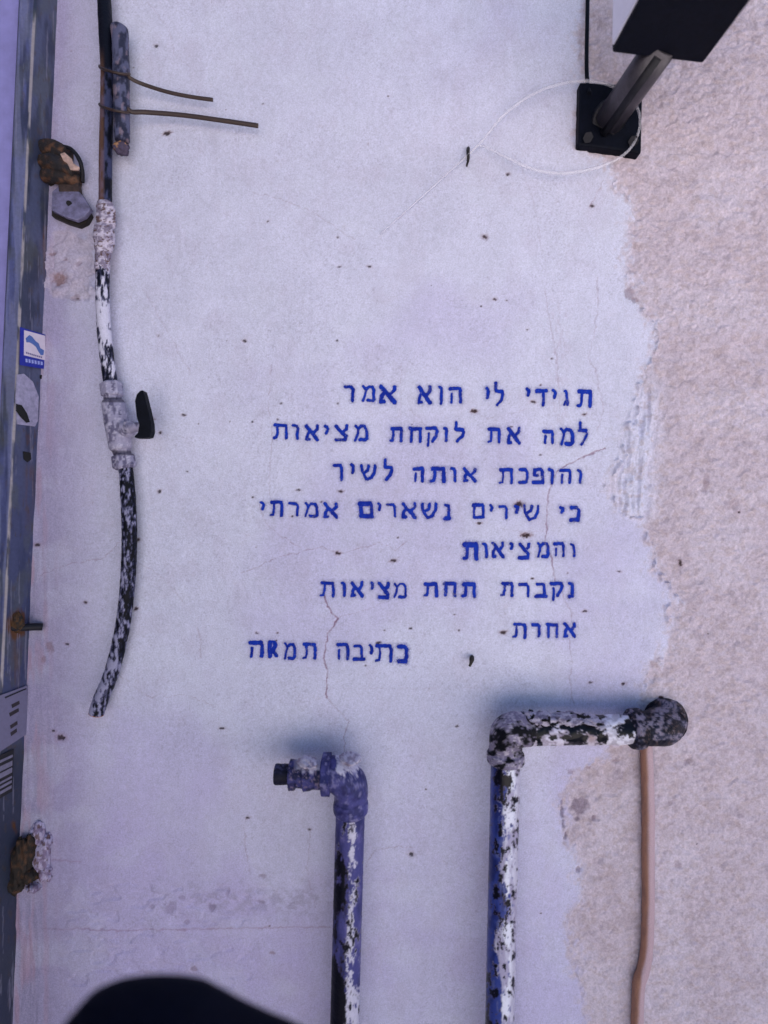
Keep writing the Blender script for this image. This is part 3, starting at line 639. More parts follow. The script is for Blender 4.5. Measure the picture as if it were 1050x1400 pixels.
def paint_run(u, v, a, s):
    n = fbm(u / 9, v / 7, 171, 4); n2 = fbm(u / 3, v / 2.6, 173, 3)
    c = mix(np.tile(lin(206, 200, 222), (len(u), 1)), lin(150, 140, 160), sstep(.5, .7, fbm(u / 12, v / 9, 175, 3)) * sstep(830, 790, u))
    c = mix(c, lin(214, 212, 230), sstep(815, 840, u)); c = mix(c, lin(142, 134, 152), sstep(.45, .62, fbm(u / 8, v / 5, 177, 4)) * .6)
    c = mix(c, lin(150, 124, 122), np.exp(-(((u - 808) / 9) ** 2 + ((v - 1008) / 8) ** 2)) * .8)
    k = .05 + .10 * np.exp(-((u - 795) / 24) ** 2) - .16 * sstep(822, 836, u) + .55 * np.exp(-(((u - 862) / 7) ** 2 + ((v - 994) / 12) ** 2)) - .25 * np.exp(-(((u - 808) / 9) ** 2 + ((v - 1009) / 7) ** 2)) - .12 * sstep(1008, 1016, v)
    return layer(c, n * .75 + n2 * .25 + k, .535, lin(7, 8, 20), lin(96, 86, 100), .035, .025)
w, r = rows([(716, 998, .031, 20), (760, 998, .031, 19.4), (800, 998, .031, 19), (880, 997, .030, 18.4)], 1.2)
tube('horizontal_pipe', w, r, M_gloss, RP, 96, paint_run, lump=.0009, lump_px=10, seed=31)
for i, (mx0, my0, sx, sz) in enumerate([(742, 982, .012, .0045), (776, 983, .013, .005), (806, 984, .009, .0032), (724, 984, .009, .006)]):
    blob('mortar_splash', P(mx0, my0, .034), (sx, .009, sz), M_tar, RP, .4, 2.5, 41 + i, 34,
         lambda u, v: mix(mix(np.tile(lin(176, 168, 188), (len(u), 1)), lin(120, 112, 134), sstep(.45, .65, fbm(u / 5, v / 4, 181, 3))), lin(10, 9, 14), sstep(.56, .6, fbm(u / 7, v / 5, 183, 4) + .004 * (v - my0))))
def tar_end(u, v, a, s):
    n = fbm(u / 12, v / 9, 191, 5, .6); n2 = fbm(u / 3.4, v / 3, 193, 4)
    c = mix(np.tile(lin(16, 17, 32), (len(u), 1)), lin(44, 48, 72), sstep(.45, .65, n))
    hi = np.exp(-(((u - 900) / 18) ** 2 + ((v - 984) / 11) ** 2)) + .6 * np.exp(-(((u - 874) / 6) ** 2 + ((v - 980) / 10) ** 2))
    c = mix(c, lin(136, 128, 150), sstep(.52, .64, n * .6 + n2 * .4 + hi * .12) * .85)
    return mix(c, lin(92, 74, 70), sstep(.60, .7, n2) * .5)
pts = [(858, 996.5, .029, 19), (861, 996.5, .029, 23.5), (864, 996.5, .029, 25.5), (873, 996, .029, 26), (877, 996, .029, 25), (880, 996, .029, 22), (890, 995, .028, 23), (899, 994, .024, 24), (905, 992, .016, 25), (908, 987, .007, 25.5), (908, 984, .004, 28), (908, 980, -.004, 28)]
w, r = ppath(pts, 10); tube('wall_elbow', w, r, M_tar, RP, 96, tar_end, lump=.0007, lump_px=13, seed=35)

# ------------------------------------------------------------------ cable down the rough render
def cord_c(u, v, a, s):
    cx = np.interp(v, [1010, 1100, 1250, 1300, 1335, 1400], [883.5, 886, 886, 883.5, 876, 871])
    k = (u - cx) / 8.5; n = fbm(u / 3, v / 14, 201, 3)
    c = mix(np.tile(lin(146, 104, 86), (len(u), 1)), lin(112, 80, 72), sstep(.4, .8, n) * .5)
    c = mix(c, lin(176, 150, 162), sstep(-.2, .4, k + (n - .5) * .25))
    return c
w, r = ppath([(881, 985, .006, 8), (883.5, 1020, .006, 8), (886, 1100, .006, 8.2), (886, 1180, .006, 8.2), (886, 1250, .006, 8), (884, 1300, .006, 8), (879, 1328, .006, 8), (874, 1342, .006, 8), (872, 1370, .006, 8), (870, 1430, .006, 8)], 22)
w, r = down_to_ground(w, r)
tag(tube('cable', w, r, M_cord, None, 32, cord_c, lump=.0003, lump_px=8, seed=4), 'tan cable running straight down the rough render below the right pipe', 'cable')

# ------------------------------------------------------------------ left water pipe with its valve
WP = thing('water_pipe', P(150, 600, .014), 'black and white flaking water pipe with a small tap, hanging open ended', 'pipe')
w, r = ppath([(141, -40, .014, 8.4), (142.5, 0, .014, 8.6), (145, 50, .014, 9), (147, 100, .014, 8.6), (146, 150, .014, 8.2), (144.5, 210, .014, 8.2), (144, 278, .014, 8.2)], 26)
w, r = up_to(w, r, 1.95)
def up_c(u, v, a, s):
    n = fbm(u / 5, v / 14, 211, 4); c = np.tile(lin(10, 12, 26), (len(u), 1))
    c = mix(c, lin(62, 66, 100), sstep(88, 100, v) * sstep(.42, .6, n) * .8)
    return mix(c, lin(150, 110, 90), sstep(-.2, -.8, np.sin(a) * 0 + (u - 146) / 9) * sstep(60, 100, v) * .35)
tube('upper_tube', w, r, M_paint, WP, 40, up_c, lump=.0002)
def knob_c(u, v, a, s):
    n = fbm(u / 4, v / 4, 221, 4); c = mix(np.tile(lin(188, 180, 200), (len(u), 1)), lin(128, 118, 140), sstep(.42, .62, n))
    return mix(c, lin(88, 62, 56), sstep(.60, .66, fbm(u / 3, v / 3, 223, 3)) * .9)
w, r = rows([(144.5, 278, .014, 9.5), (145, 286, .014, 11.5), (145, 304, .014, 12), (144.5, 309, .014, 10), (143, 313, .014, 12.5), (142, 330, .014, 12.8), (140.5, 342, .014, 10.8), (140.5, 346, .014, 9.4), (140, 364, .014, 9.4), (140, 372, .014, 9)], 1)
tube('coupling', w, r, M_tar, WP, 48, knob_c, lump=.0009, lump_px=6, seed=5)
def flake(u, v, a, s):
    n = fbm(u / 5, v / 16, 231, 5, .6); n2 = fbm(u / 2.6, v / 6, 233, 4)
    c = mix(np.tile(lin(9, 11, 28), (len(u), 1)), lin(56, 58, 86), sstep(.5, .7, fbm(u / 3, v / 9, 235, 3)) * .7)
    x = n * .7 + n2 * .3 + .12 * np.exp(-((v - 440) / 26) ** 2) - .04 * sstep(455, 480, v) + .02
    c = mix(c, lin(112, 110, 136), sstep(.46, .52, x)); return mix(c, lin(198, 195, 216), sstep(.525, .57, x))
w, r = ppath([(140.5, 366, .014, 8.6), (140, 400, .014, 8.8), (141.5, 440, .014, 8.8), (145, 480, .014, 9), (151.5, 526, .014, 9)], 30)
tube('painted_tube', w, r, M_paint, WP, 64, flake, lump=.0002)
VP = bpy.data.objects.new('valve', None); COL.objects.link(VP); VP.parent = WP; VP.matrix_parent_inverse = WP.matrix_world.inverted(); bpy.context.view_layer.update()
def galv(u, v, a, s):
    n = fbm(u / 6, v / 9, 241, 4); n2 = fbm(u / 2.5, v / 4, 243, 3)
    c = mix(np.tile(lin(150, 146, 172), (len(u), 1)), lin(96, 92, 120), sstep(.45, .62, fbm(u / 5, v / 12, 241, 4)))
    c = mix(c, lin(188, 184, 206), sstep(.58, .66, n2) * .6)
    for a_, b_ in ((543, 550), (615.5, 622.5)): c = mix(c, lin(52, 46, 64), (sstep(a_ - 1, a_ + 1.5, v) * sstep(b_ + 1, b_ - 1, v)) * .75)
    return c
w, r = rows([(151.5, 523, .014, 12), (151.8, 524.5, .014, 13.6), (153.6, 541, .014, 13.6), (153.8, 542.5, .014, 10.8), (154.6, 549, .014, 10.8)], 1)
tube('nut', w, r, M_paint, VP, 48, galv, lump=.00015, hexa=1)
w, r = rows([(154.6, 548, .015, 13), (155, 551, .015, 14.6), (159, 575, .016, 15.6), (162, 590, .016, 15.6), (164.5, 612, .015, 14), (165, 615, .015, 12.5)], 1)
tube('body', w, r, M_paint, VP, 48, galv, lump=.0002, lump_px=10)
w, r = rows([(165.5, 614, .014, 11), (167.5, 621.5, .014, 10.6), (167.8, 623, .014, 14.0), (170.5, 638, .014, 14.4), (171.2, 641, .014, 11)], 1)
tube('nut', w, r, M_paint, VP, 48, galv, lump=.00015, hexa=1)
w, r = rows([(170, 586, .020, 11), (177, 585.5, .021, 11), (177.5, 585.5, .022, 7), (186, 584, .025, 6.5), (196, 583.5, .026, 6)], .8)
tube('stem', w, r, M_paint, VP, 32, galv, lump=.0003)
ho = [(184, 548), (186.5, 539), (191, 534), (195, 533), (197, 540), (202, 560), (206, 578), (206.5, 590), (204.5, 597), (199, 598.5), (184, 598.5), (183.5, 596), (188, 592), (190, 580), (186.5, 571)]
slab('handle', [P(x, y, .031) for x, y in ho], (0, .008, 0), M_black, VP, .0012)
w, r = ppath([(172, 640, .013, 9), (174.5, 670, .013, 9.4), (176.8, 720, .013, 9.6), (176, 770, .012, 9.6), (172.5, 820, .012, 9.4), (165, 870, .012, 9.4), (152.5, 920, .012, 9.6), (138, 956, .013, 10), (131.5, 976, .013, 10)], 34)
def hose_c(u, v, a, s):
    n = fbm(u / 4, v / 14, 251, 5, .6); n2 = fbm(u / 2.4, v / 5, 253, 4)
    cx = np.interp(v, [642, 690, 750, 820, 870, 920, 976], [172, 176, 176.5, 172.5, 165, 152.5, 131.5]); side = (u - cx) / 9.5
    c = mix(np.tile(lin(6, 8, 20), (len(u), 1)), lin(40, 42, 70), sstep(.5, .72, n2) * .6)
    x = n * .6 + n2 * .4 + sstep(.55, -.3, side) * .09 + sstep(860, 945, v) * .13 - .095
    c = mix(c, lin(84, 84, 116), sstep(.44, .51, x) * .85); c = mix(c, lin(150, 148, 178), sstep(.525, .575, x) * .85)
    return mix(c, lin(190, 120, 80), (s > s.max() - .8) * .6)
tube('hose', w, r, M_paint, WP, 64, hose_c, lump=.0003, lump_px=5)

# offcut strapped to the pipe, with two ties
OC = thing('pipe_offcut', P(166, 120, .016), 'short blue grey tube strapped upright beside the black pipe at the top', 'tube')
def off_c(u, v, a, s):
    n = fbm(u / 5, v / 10, 261, 4); c = mix(np.tile(lin(86, 88, 116), (len(u), 1)), lin(44, 46, 66), sstep(.42, .62, n))
    return mix(c, lin(140, 122, 136), sstep(.58, .7, fbm(u / 6, v / 12, 263, 3)) * .6)
w, r = rows([(163.5, 38, .016, 9), (163.5, 40, .016, 11), (165, 70, .016, 10.6), (166, 110, .016, 10.4), (166.5, 150, .016, 10), (167, 192, .016, 9.6), (167, 194, .016, 7)], 1.5)
tube('tube_body', w, r, M_paint, OC, 40, off_c, lump=.0004, lump_px=7)
blob('end_lump', P(166, 203, .014), (.0062, .005, .0058), M_rust, OC, .35, 2.2, 3, 24, lambda u, v: mix(np.tile(lin(70, 60, 84), (len(u), 1)), lin(176, 130, 92), sstep(.5, .62, fbm(u / 4, v / 4, 271, 3)) * sstep(208, 198, v)))
def tie(cy, tail, rt, label):
    t = thing('cable_tie', P(158, cy, .016), label, 'cable tie', 'cable ties round the black pipe and the offcut')
    a = np.linspace(0, 2 * np.pi, 60)
    w = np.array([P(156.5 + 20.5 * math.cos(q), cy - 4 + 5 * math.cos(q) + 3 * math.sin(q), .0155 + .0105 * math.sin(q)) for q in a])
    tube('loop', w, .0011, M_tie, t, 12, cap=False)
    w, r = ppath([(x, y, d, rt) for x, y, d in tail], 14); tube('tail', w, r, M_tie, t, 14, flat=.6)
M_tie = flat_mat('brown_wire', (.035, .018, .016), .5)
tie(100, [(174, 101, .021), (180, 108, .018), (198, 116, .014), (230, 126, .012), (262, 132.5, .011), (291, 136.5, .011)], 2.4, 'upper dark tie with the shorter downward curving tail')
tie(152, [(174, 148, .021), (181, 153, .018), (200, 153.5, .014), (250, 157.5, .012), (302, 164.5, .012), (353, 172, .012)], 2.9, 'lower dark tie with the longer straighter tail')

# ------------------------------------------------------------------ steel door frame and door at the left edge
def xr(y): return 81 - .0452 * y
def xl(y): return 48 - .049 * y
def x1(y): return 25 - .046 * y
DL = .0235
pa, pb, pc = P(xr(0), 0, 0.0), P(xr(1400), 1400, 0.0), P(xl(700), 700, DL)
JN = (pb - pa).cross(pc - pa).normalized()
CAMP = Vector((0, -D, Z0))
if JN.y > 0: JN = -JN
def J(px, py, lift=0.0):
    q = P(px, py, 0.0); d = q - CAMP
    t = (pa + JN * lift - CAMP).dot(JN) / d.dot(JN)
    return CAMP + d * t
def frame_cols(y):
    R0 = J(xr(y), y); L0 = J(xl(y), y); d = -L0.y
    F = P(x1(y), y, d)
    return R0, L0, F
def build_frame():
    ya, yb = -30, 1430
    A, B = frame_cols(ya), frame_cols(yb)
    zt, zb = 2.0, 0.0
    def line(i, z):
        t = (z - A[i].z) / (B[i].z - A[i].z); return A[i].lerp(B[i], t)
    zs = np.concatenate([np.linspace(zt, A[0].z + .02, 8)[:-1], np.linspace(A[0].z + .02, B[0].z - .02, 700), np.linspace(B[0].z - .02, zb, 20)[1:]])
    V = []; nc = None; cid = []
    for z in zs:
        R0, L0, F = line(0, z), line(1, z), line(2, z)
        jd = (L0 - R0); fd = (F - L0); rr = .0016
        pts = [(R0 + Vector((.0005, .006, 0)), 0)]
        for t in np.linspace(0, 1, 36): pts.append((R0 + jd * t * (1 - rr / jd.length), 1))
        for t in np.linspace(.2, .8, 3):
            p0 = L0 - jd.normalized() * rr; p2 = L0 + fd.normalized() * rr
            pts.append((p0 * (1 - t) ** 2 + L0 * 2 * t * (1 - t) + p2 * t * t, 2))
        for t in np.linspace(0, 1, 18): pts.append((L0 + fd.normalized() * rr + (fd - fd.normalized() * 2 * rr) * t, 3))
        pts.append((F + Vector((-.0004, .0012, 0)), 4)); pts.append((F + Vector((-.0005, .016, 0)), 4)); pts.append((F + Vector((-.0005, .05, 0)), 4))
        nc = len(pts); V += [tuple(p) for p, _ in pts]; cid += [c for _, c in pts]
    V = np.array(V); cid = np.array(cid); u, v = proj(V)
    # a shallow pressed groove, dents
    dent = (fbm(u / 14, v / 60, 281, 3) - .5) * .0012; V[:, 1] += dent * (cid == 3)
    n = fbm(u / 10, v / 60, 283, 4); n2 = fbm(u / 4, v / 12, 285, 4)
    c = np.tile(lin(74, 80, 112), (len(u), 1)); c[cid == 3] = lin(82, 88, 136)
    c = mix(c, lin(40, 46, 70), sstep(.42, .68, n) * .8)
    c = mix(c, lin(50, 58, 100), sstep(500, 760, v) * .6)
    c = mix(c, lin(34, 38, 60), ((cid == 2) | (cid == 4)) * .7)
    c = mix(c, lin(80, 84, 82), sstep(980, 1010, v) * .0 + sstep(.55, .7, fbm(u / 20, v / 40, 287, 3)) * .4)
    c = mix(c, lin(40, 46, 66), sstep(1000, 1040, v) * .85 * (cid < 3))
    c = mix(c, lin(70, 56, 48), sstep(.68, .76, n2) * .4)
    for rx, ry, sx, sy, k in ((22, 853, 16, 26, 1.0), (28, 1190, 16, 40, 1.1), (40, 600, 12, 30, .4), (60, 320, 8, 30, .5), (20, 1130, 10, 20, .5)):
        q = np.exp(-(((u - rx) / sx) ** 2 + ((v - ry) / sy) ** 2)) * k
        c = mix(c, lin(84, 50, 22), sstep(.35, .75, q + (n2 - .5) * .7))
    c = mix(c, lin(128, 126, 150), sstep(.66, .76, fbm(u / 2.2, v / 90, 289, 3)) * .55 * (n > .42))
    c = mix(c, lin(150, 142, 150), (cid == 2) * sstep(.40, .55, fbm(u / 6, v / 45, 288, 4)) * .85)
    c = mix(c, lin(120, 124, 160), (cid == 3) * sstep(.45, .6, fbm(u / 8, v / 120, 286, 3)) * .5)
    for rx, ry in ((24, 880), (30, 1215), (42, 640), (62, 330)):
        c = mix(c, lin(92, 62, 44), .5 * np.exp(-((u - rx + (v - ry) * .045) / 6) ** 2) * sstep(ry - 10, ry + 6, v) * sstep(ry + 110, ry + 20, v) * sstep(.3, .6, fbm(u / 3, v / 40, 282, 3)))
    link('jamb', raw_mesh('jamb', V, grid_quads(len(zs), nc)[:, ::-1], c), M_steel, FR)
FR = thing('door_frame', P(40, 1400, 0), 'blue grey steel door frame with rust spots down the left edge', 'door frame')
build_frame()
def jpatch(name, px, mat, parent, lift=.0003, thick=.0):
    """flat outline on the slanting face of the jamb"""
    front = [J(x, y, lift) for x, y in px]
    return slab(name, front, JN * -max(thick, .0002), mat, parent)
M_lip = flat_mat('scraped_steel', lin(150, 146, 176), .45, grain=.25)
M_hole = flat_mat('lock_hollow', (.006, .006, .008), .9)
M_frust = flat_mat('deep_rust', lin(58, 32, 18), .9, grain=.5, bump=.8)
sp = jpatch('strike_plate', [(24, 512), (33, 511), (45, 522), (53, 542), (52, 575), (48, 583), (24, 580), (22, 545)], M_lip, FR, .0012, .001)
jpatch('latch_hole', [(22, 552), (30, 554), (37, 565), (41, 577), (36, 578), (28, 570), (22, 562)], M_hole, sp, .0016, .0002)
jpatch('latch_hole', [(32, 617), (42, 619), (43, 628), (38, 632), (33, 628)], M_hole, FR, .0010, .0006)
jpatch('screw', [(55, 513), (59, 512), (61, 516), (58, 519), (55, 517)], M_hole, FR, .0010, .0006)
# latch bolt sticking out of the jamb
lb = [J(16, 858, -.002), J(30, 858, .004), J(46, 857, .010), J(58, 857, .014)]
tube('latch_bolt', np.array([tuple(q) for q in catmull(lb, 10)]), .0032, M_dark, FR, 24)
blob('rust_scab', J(22, 851, .001), (.006, .003, .008), M_rust, FR, .4, 2.4, 7, 26, lambda u, v: mix(np.tile(lin(70, 44, 20), (len(u), 1)), lin(30, 24, 22), sstep(.4, .6, fbm(u / 4, v / 4, 291, 3))))
for i, (x, y, sx, sz) in enumerate([(30, 1180, .009, .020), (40, 1160, .006, .012), (24, 1205, .007, .010), (44, 1196, .006, .006)]):
    blob('rust_scab', P(x, y, .006), (sx, .006, sz), M_rust, FR, .45, 2.3, 60 + i, 30, lambda u, v: mix(np.tile(lin(28, 19, 16), (len(u), 1)), lin(72, 46, 28), sstep(.52, .68, fbm(u / 5, v / 5, 293, 4))))
for i, (x, y, sx, sz) in enumerate([(58, 1172, .008, .015), (52, 1140, .006, .010), (64, 1192, .005, .008), (47, 1212, .006, .004), (66, 1150, .004, .007)]):
    blob('broken_mortar', P(x, y, .002), (sx, .006, sz), M_tar, WALL, .4, 2.3, 70 + i, 34, lambda u, v: mix(mix(np.tile(lin(176, 166, 196), (len(u), 1)), lin(128, 112, 140), sstep(.42, .62, fbm(u / 6, v / 6, 295, 4))), lin(90, 60, 48), sstep(.6, .68, fbm(u / 4, v / 5, 297, 3)) * .8))
# door leaf
DR = thing('metal_door', P(0, 1400, .012), 'lavender painted metal door leaf at the far left edge', 'door')
A, B = frame_cols(-30)[2], frame_cols(1430)[2]
def leaf_x(z): t = (z - A.z) / (B.z - A.z); return A.lerp(B, t)
f0, f1 = leaf_x(1.97), leaf_x(.02); off = Vector((-.0025, .008, 0))
slab('leaf', [f1 + off, f0 + off, f0 + off + Vector((-.8, 0, 0)), f1 + off + Vector((-.8, 0, 0))], (0, .035, 0), flat_mat('lavender_steel', lin(146, 142, 204), .45, grain=.12, gscale=60), DR, .002)
# stickers on the jamb
def quad_map(c):
    (ax, ay), (bx, by), (cx, cy), (dx, dy) = c
    return lambda s, t: ((ax * (1 - s) + bx * s) * (1 - t) + (dx * (1 - s) + cx * s) * t, (ay * (1 - s) + by * s) * (1 - t) + (dy * (1 - s) + cy * s) * t)
M_sb = flat_mat('sticker_blue', lin(26, 40, 150), .4, grain=.05); M_sw = flat_mat('sticker_white', lin(206, 196, 214), .4, grain=.05)
M_sl = flat_mat('sticker_pale_blue', lin(74, 104, 170), .4, grain=.05); M_sg = flat_mat('sticker_ink', lin(110, 104, 150), .5, grain=.05)
M_lt = flat_mat('sticker_letter', lin(150, 160, 220), .4, grain=.05)
def st_part(name, qm, st, mat, parent, lift):
    return jpatch(name, [qm(*p) for p in st], mat, parent, lift, .00015)
ST = thing('sticker', J(48, 478), 'blue and white square sticker with a wavy emblem, stuck on the door frame', 'sticker')
qm = quad_map([(27.5, 447), (63, 458), (63, 505), (27, 499)])
st_part('backing', qm, [(0, 0), (1, 0), (1, 1), (0, 1)], M_sb, ST, .0024)
st_part('white_panel', qm, [(.16, .05), (.96, .03), (.97, .74), (.16, .72)], M_sw, ST, .0027)
st_part('emblem', qm, [(.22, .26), (.36, .14), (.46, .16), (.60, .26), (.72, .30), (.78, .42), (.92, .46), (.90, .60), (.80, .62), (.70, .52), (.62, .42), (.48, .36), (.36, .34), (.26, .36)], M_sl, ST, .0030)
for k in range(9):
    x = .24 + k * .07; st_part('lettering', qm, [(x, .62 + .004 * k), (x + .045, .62 + .004 * k), (x + .045, .665 + .004 * k), (x, .665 + .004 * k)], M_sg, ST, .0030)
for k in range(6):
    x = .22 + k * .115; st_part('lettering', qm, [(x, .80), (x + .07, .80), (x + .08, .89), (x + .01, .90)], M_lt, ST, .0027)
PL = thing('label_plate', J(20, 980), 'pale plate with a column of dark marks low on the door frame', 'plate')
qm = quad_map([(-6, 953), (38, 937), (36, 1004), (-8, 1033)])
st_part('plate', qm, [(0, 0), (1, 0), (1, 1), (0, 1)], flat_mat('pale_label', lin(112, 108, 138), .5, grain=.08), PL, .0016)
for s_, t_, w_ in ((.66, .28, .15), (.62, .42, .18), (.62, .66, .14), (.62, .80, .12)):
    st_part('mark', qm, [(s_ - w_, t_ - .03), (s_ + w_ * .6, t_ - .04), (s_ + w_ * .7, t_ + .03), (s_ - w_ * .8, t_ + .045)], flat_mat('mark_ink', lin(44, 36, 44), .6), PL, .0019)
st_part('mark', qm, [(.30, .06), (.96, .045), (.96, .07), (.30, .09)], flat_mat('edge_ink', lin(14, 14, 30), .6), PL, .0019)
M_bar = flat_mat('dusty_white_bar', lin(116, 112, 136), .5, grain=.2)
BS = thing('barred_sticker', J(8, 1065), 'black sticker with slanted white bars under the pale plate on the frame', 'sticker')
qm = quad_map([(-16, 1040), (19, 1024), (17, 1082), (-18, 1102)])
st_part('backing', qm, [(0, 0), (1, 0), (1, 1), (0, 1)], flat_mat('bar_black', (.006, .006, .009), .5), BS, .0012)
for t_, h_ in ((.12, .06), (.26, .12), (.42, .12), (.62, .05), (.72, .06), (.84, .07)):
    st_part('bar', qm, [(.05, t_), (.96, t_), (.96, t_ + h_), (.05, t_ + h_)], M_bar, BS, .0015)

# ------------------------------------------------------------------ rusty hasp beside the frame
HS = thing('hasp', P(92, 255, .010), 'rusty broken hasp with a holed steel plate beside the door frame', 'hasp')
def rust_c(u, v):
    n = fbm(u / 6, v / 6, 301, 4); c = mix(np.tile(lin(34, 25, 25), (len(u), 1)), lin(88, 58, 42), sstep(.5, .7, n))
    return mix(c, lin(24, 22, 30), sstep(.5, .35, n))
hc = lambda u, v, a, s: rust_c(u, v)
for i, q in enumerate(([(60, 203, .006, 11), (76, 206, .009, 12), (92, 214, .010, 11)], [(60, 222, .008, 10), (80, 226, .012, 12), (104, 238, .011, 9)], [(62, 240, .008, 9), (84, 242, .011, 9), (110, 249, .007, 7)])):
    w, r = ppath(q, 12); tube('knuckle', w, r, M_rust, HS, 36, hc, lump=.0012, lump_px=8, seed=81 + i)
blob('rust_scab', P(72, 226, .004), (.012, .006, .018), M_rust, HS, .3, 2.0, 84, 36, rust_c)
w, r = ppath([(82, 200, .012, 2.4), (96, 203, .014, 2.6), (106, 214, .014, 2.8), (112, 230, .012, 2.6), (113, 250, .006, 2.4)], 12)
tube('wire_loop', w, r, M_dark, HS, 20, lump=.0002)
slab('bright_tab', [P(x, y, .0175) for x, y in [(82, 210), (88, 208), (97, 216), (99, 222), (108, 228), (106, 232), (96, 232), (92, 224), (86, 219)]], (0, .002, 0), flat_mat('worn_brass', lin(190, 160, 150), .35, metal=.2, grain=.35), HS, .0004)
slab('strap', [P(x, y, .0105) for x, y in [(78, 238), (104, 240), (108, 262), (80, 262)]], (0, .006, 0), flat_mat('rusty_strap', lin(58, 44, 42), .8, grain=.5, gscale=200, bump=.8), HS, .0008)
hp = [(71, 262), (80, 254), (101, 255), (112, 266), (124, 285), (115, 296), (104, 301), (88, 296), (70, 287)]
slab('plate', [P(x, y, .0095 + .004 * (y - 254) / 47) for x, y in hp], (0, .0045, 0), flat_mat('grey_steel_plate', lin(112, 108, 140), .5, grain=.45, gscale=160, bump=.5), HS, .0006)
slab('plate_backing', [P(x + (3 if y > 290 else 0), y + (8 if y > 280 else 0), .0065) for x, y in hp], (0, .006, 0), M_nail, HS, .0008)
w = np.array([P(94.5, 278, .0100), P(94.5, 278, .0126)]); tube('hole_disc', w, .0022, M_hole, HS, 18)  # black disc put in for the dark of the plate's hole

# ------------------------------------------------------------------ box fixture on a bracket, top right
FX = thing('box_fixture', P(838, 160, 0), 'black box fixture standing off the wall on a short arm and square plate', 'light fixture')
bp_ = [(793, 112), (879, 116), (877, 209), (791, 197)]
slab('base_plate', [P(x, y, .009) for x, y in bp_], (0, .010, 0), M_hous, FX, .0015)
tube('boss', np.array([P(832, 163, .008), P(832, 163, .014)]), [.015, .013], M_dark, FX, 40)
for x, y in ((804, 188), (866, 193)):
    tube('bolt', np.array([P(x, y, .008), P(x, y, .0125)]), .0042, M_dark, FX, 24, hexa=1)
a0 = P(832, 166, .010); dirv = P(908, 58, .069) - a0
tube('arm', np.array([a0, a0 + dirv * .5, a0 + dirv]), .0125, flat_mat('grey_arm', (.055, .05, .065), .4, metal=.4, grain=.2), FX, 32, cap=True)
tube('arm_rib', np.array([a0 + Vector((-.004, 0, -.0105)), a0 + dirv + Vector((-.004, 0, -.0105))]), .0035, M_dark, FX, 16)
bl, br = P(836, 73, .066), P(961, 88, .066)
H = .10; L = .16; upv = Vector((-.001, 0, H)); out = Vector((.006, -L, 0))
slab('housing', [bl, br, br + upv, bl + upv], out, M_hous, FX, .002)
e1 = bl + Vector((-.0012, -.004, .003)); e2 = bl + upv + Vector((-.0012, -.004, -.004))
slab('side_panel', [e1, e2, e2 + out * .94, e1 + out * .94], (.002, 0, 0), M_pale, FX)
w, r = ppath([(804, -40, .004, 2.6), (803, 20, .004, 2.6), (802, 80, .004, 2.6), (803, 112, .004, 2.6), (806, 128, .010, 2.6)], 14)
w, r = up_to(w, r, 1.9)
tube('power_cable', w, r, M_black, FX, 16)

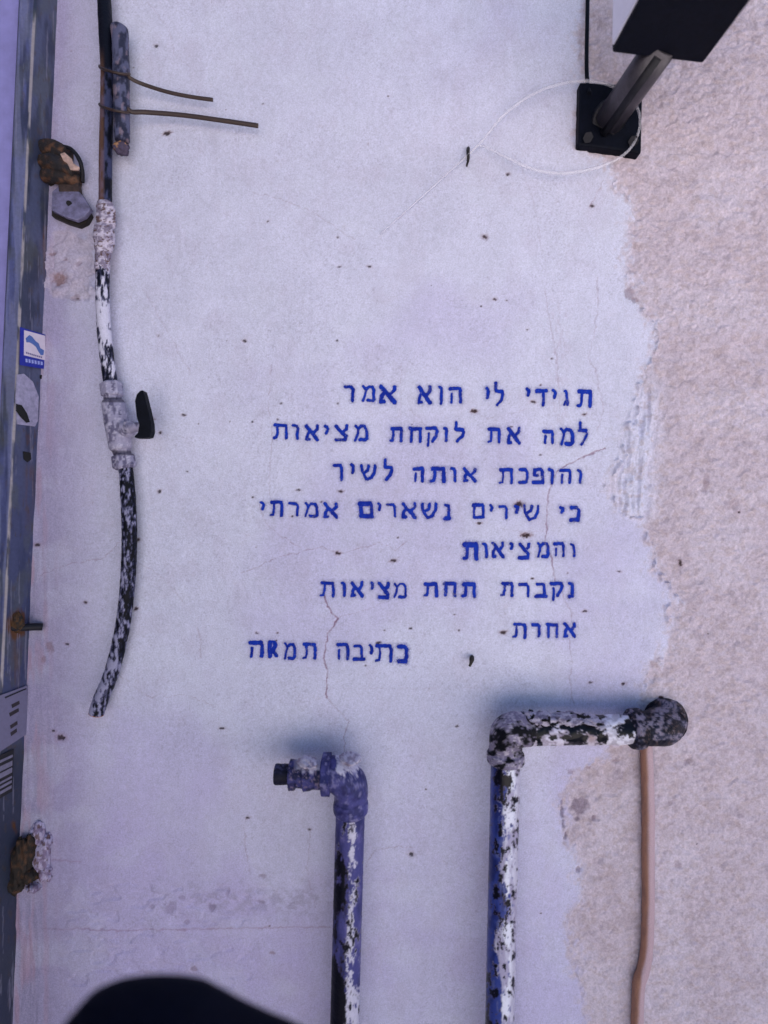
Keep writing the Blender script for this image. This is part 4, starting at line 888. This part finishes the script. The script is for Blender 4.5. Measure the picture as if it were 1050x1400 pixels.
def clear_mat():
    m = flat_mat('clear_plastic', (.74, .72, .82), .2, bump=.05, grain=.05, spec=.6); nt = m.node_tree
    tr = nt.nodes.new('ShaderNodeBsdfTransparent'); mx = nt.nodes.new('ShaderNodeMixShader'); mx.inputs[0].default_value = .26
    nt.links.new(tr.outputs[0], mx.inputs[1]); nt.links.new(nt.nodes['Principled BSDF'].outputs[0], mx.inputs[2])
    nt.links.new(mx.outputs[0], nt.nodes['Material Output'].inputs['Surface']); return m
lp = [(520, 320, .0035, .9), (560, 284, .004, 1.0), (610, 239, .006, 1.1), (655, 197, .009, 1.5), (688, 158, .011, 2.1), (730, 128, .012, 2.3), (775, 113, .012, 2.3), (815, 112, .0125, 2.1), (850, 124, .0135, 1.9),
      (870, 145, .0135, 1.8), (875, 170, .0135, 1.8), (866, 197, .0135, 1.8), (845, 217, .0135, 2.0), (810, 231, .0125, 2.4), (768, 237, .012, 2.6), (728, 231, .011, 2.5), (690, 214, .010, 2.0), (657, 199, .0075, 1.3), (646, 206, .006, 1.0)]
w, r = ppath(lp, 14)
tag(tube('plastic_loop', w, r, clear_mat(), None, 16), 'thin clear plastic line looped round the arm of the black fixture with a trailing tail', 'plastic line')

# ------------------------------------------------------------------ dark rounded thing close to the lens at the bottom edge
def saddle():
    ds = D - .20
    prof = [(20, 1470), (60, 1432), (95, 1388), (120, 1362), (160, 1346), (215, 1341), (262, 1347), (290, 1362), (322, 1382), (360, 1404), (400, 1426), (450, 1462)]
    c = catmull(prof, 8)
    top = np.array([tuple(P(x, y, ds)) for x, y in c])
    zb = top[:, 2].min() - .01
    V = []; K = 28
    for x, y, z in top:
        hgt = z - zb; wd = .055
        for a in np.linspace(0, 2 * np.pi, K, endpoint=False):
            ca, sa = math.cos(a), math.sin(a)
            V.append((x, y - wd * .5 + .0155 + np.sign(ca) * abs(ca) ** .8 * wd * .5, zb + hgt * (.5 + .5 * np.sign(sa) * abs(sa) ** .7)))
    V = np.array(V); Q = grid_quads(len(top), K, True)
    SD = thing('saddle', (top[len(top) // 2, 0], -ds, 0), 'out of focus black rounded hump like a saddle at the bottom left edge', 'saddle')
    nt_ = len(top)
    for e, c_ in ((0, 0), (nt_ - 1, 1)):                         # close both ends
        k0 = len(V); cen = V[e * K:(e + 1) * K].mean(0)
        V = np.vstack([V, cen + (V[e * K:(e + 1) * K] - cen) * .02]); j = np.arange(K); j2 = (j + 1) % K
        q = np.stack([e * K + j, e * K + j2, k0 + j2, k0 + j], 1); Q = np.vstack([Q, q[:, ::-1] if c_ == 0 else q])
    link('cover', raw_mesh('cover', V, Q), M_seat, SD)
    xm = float(top[len(top) // 2, 0])
    tube('seat_post', np.array([(xm, -ds - .028, zb + .008), (xm, -ds - .028, .4), (xm, -ds - .028, 0)]), .013, M_dark, SD, 24)
saddle()
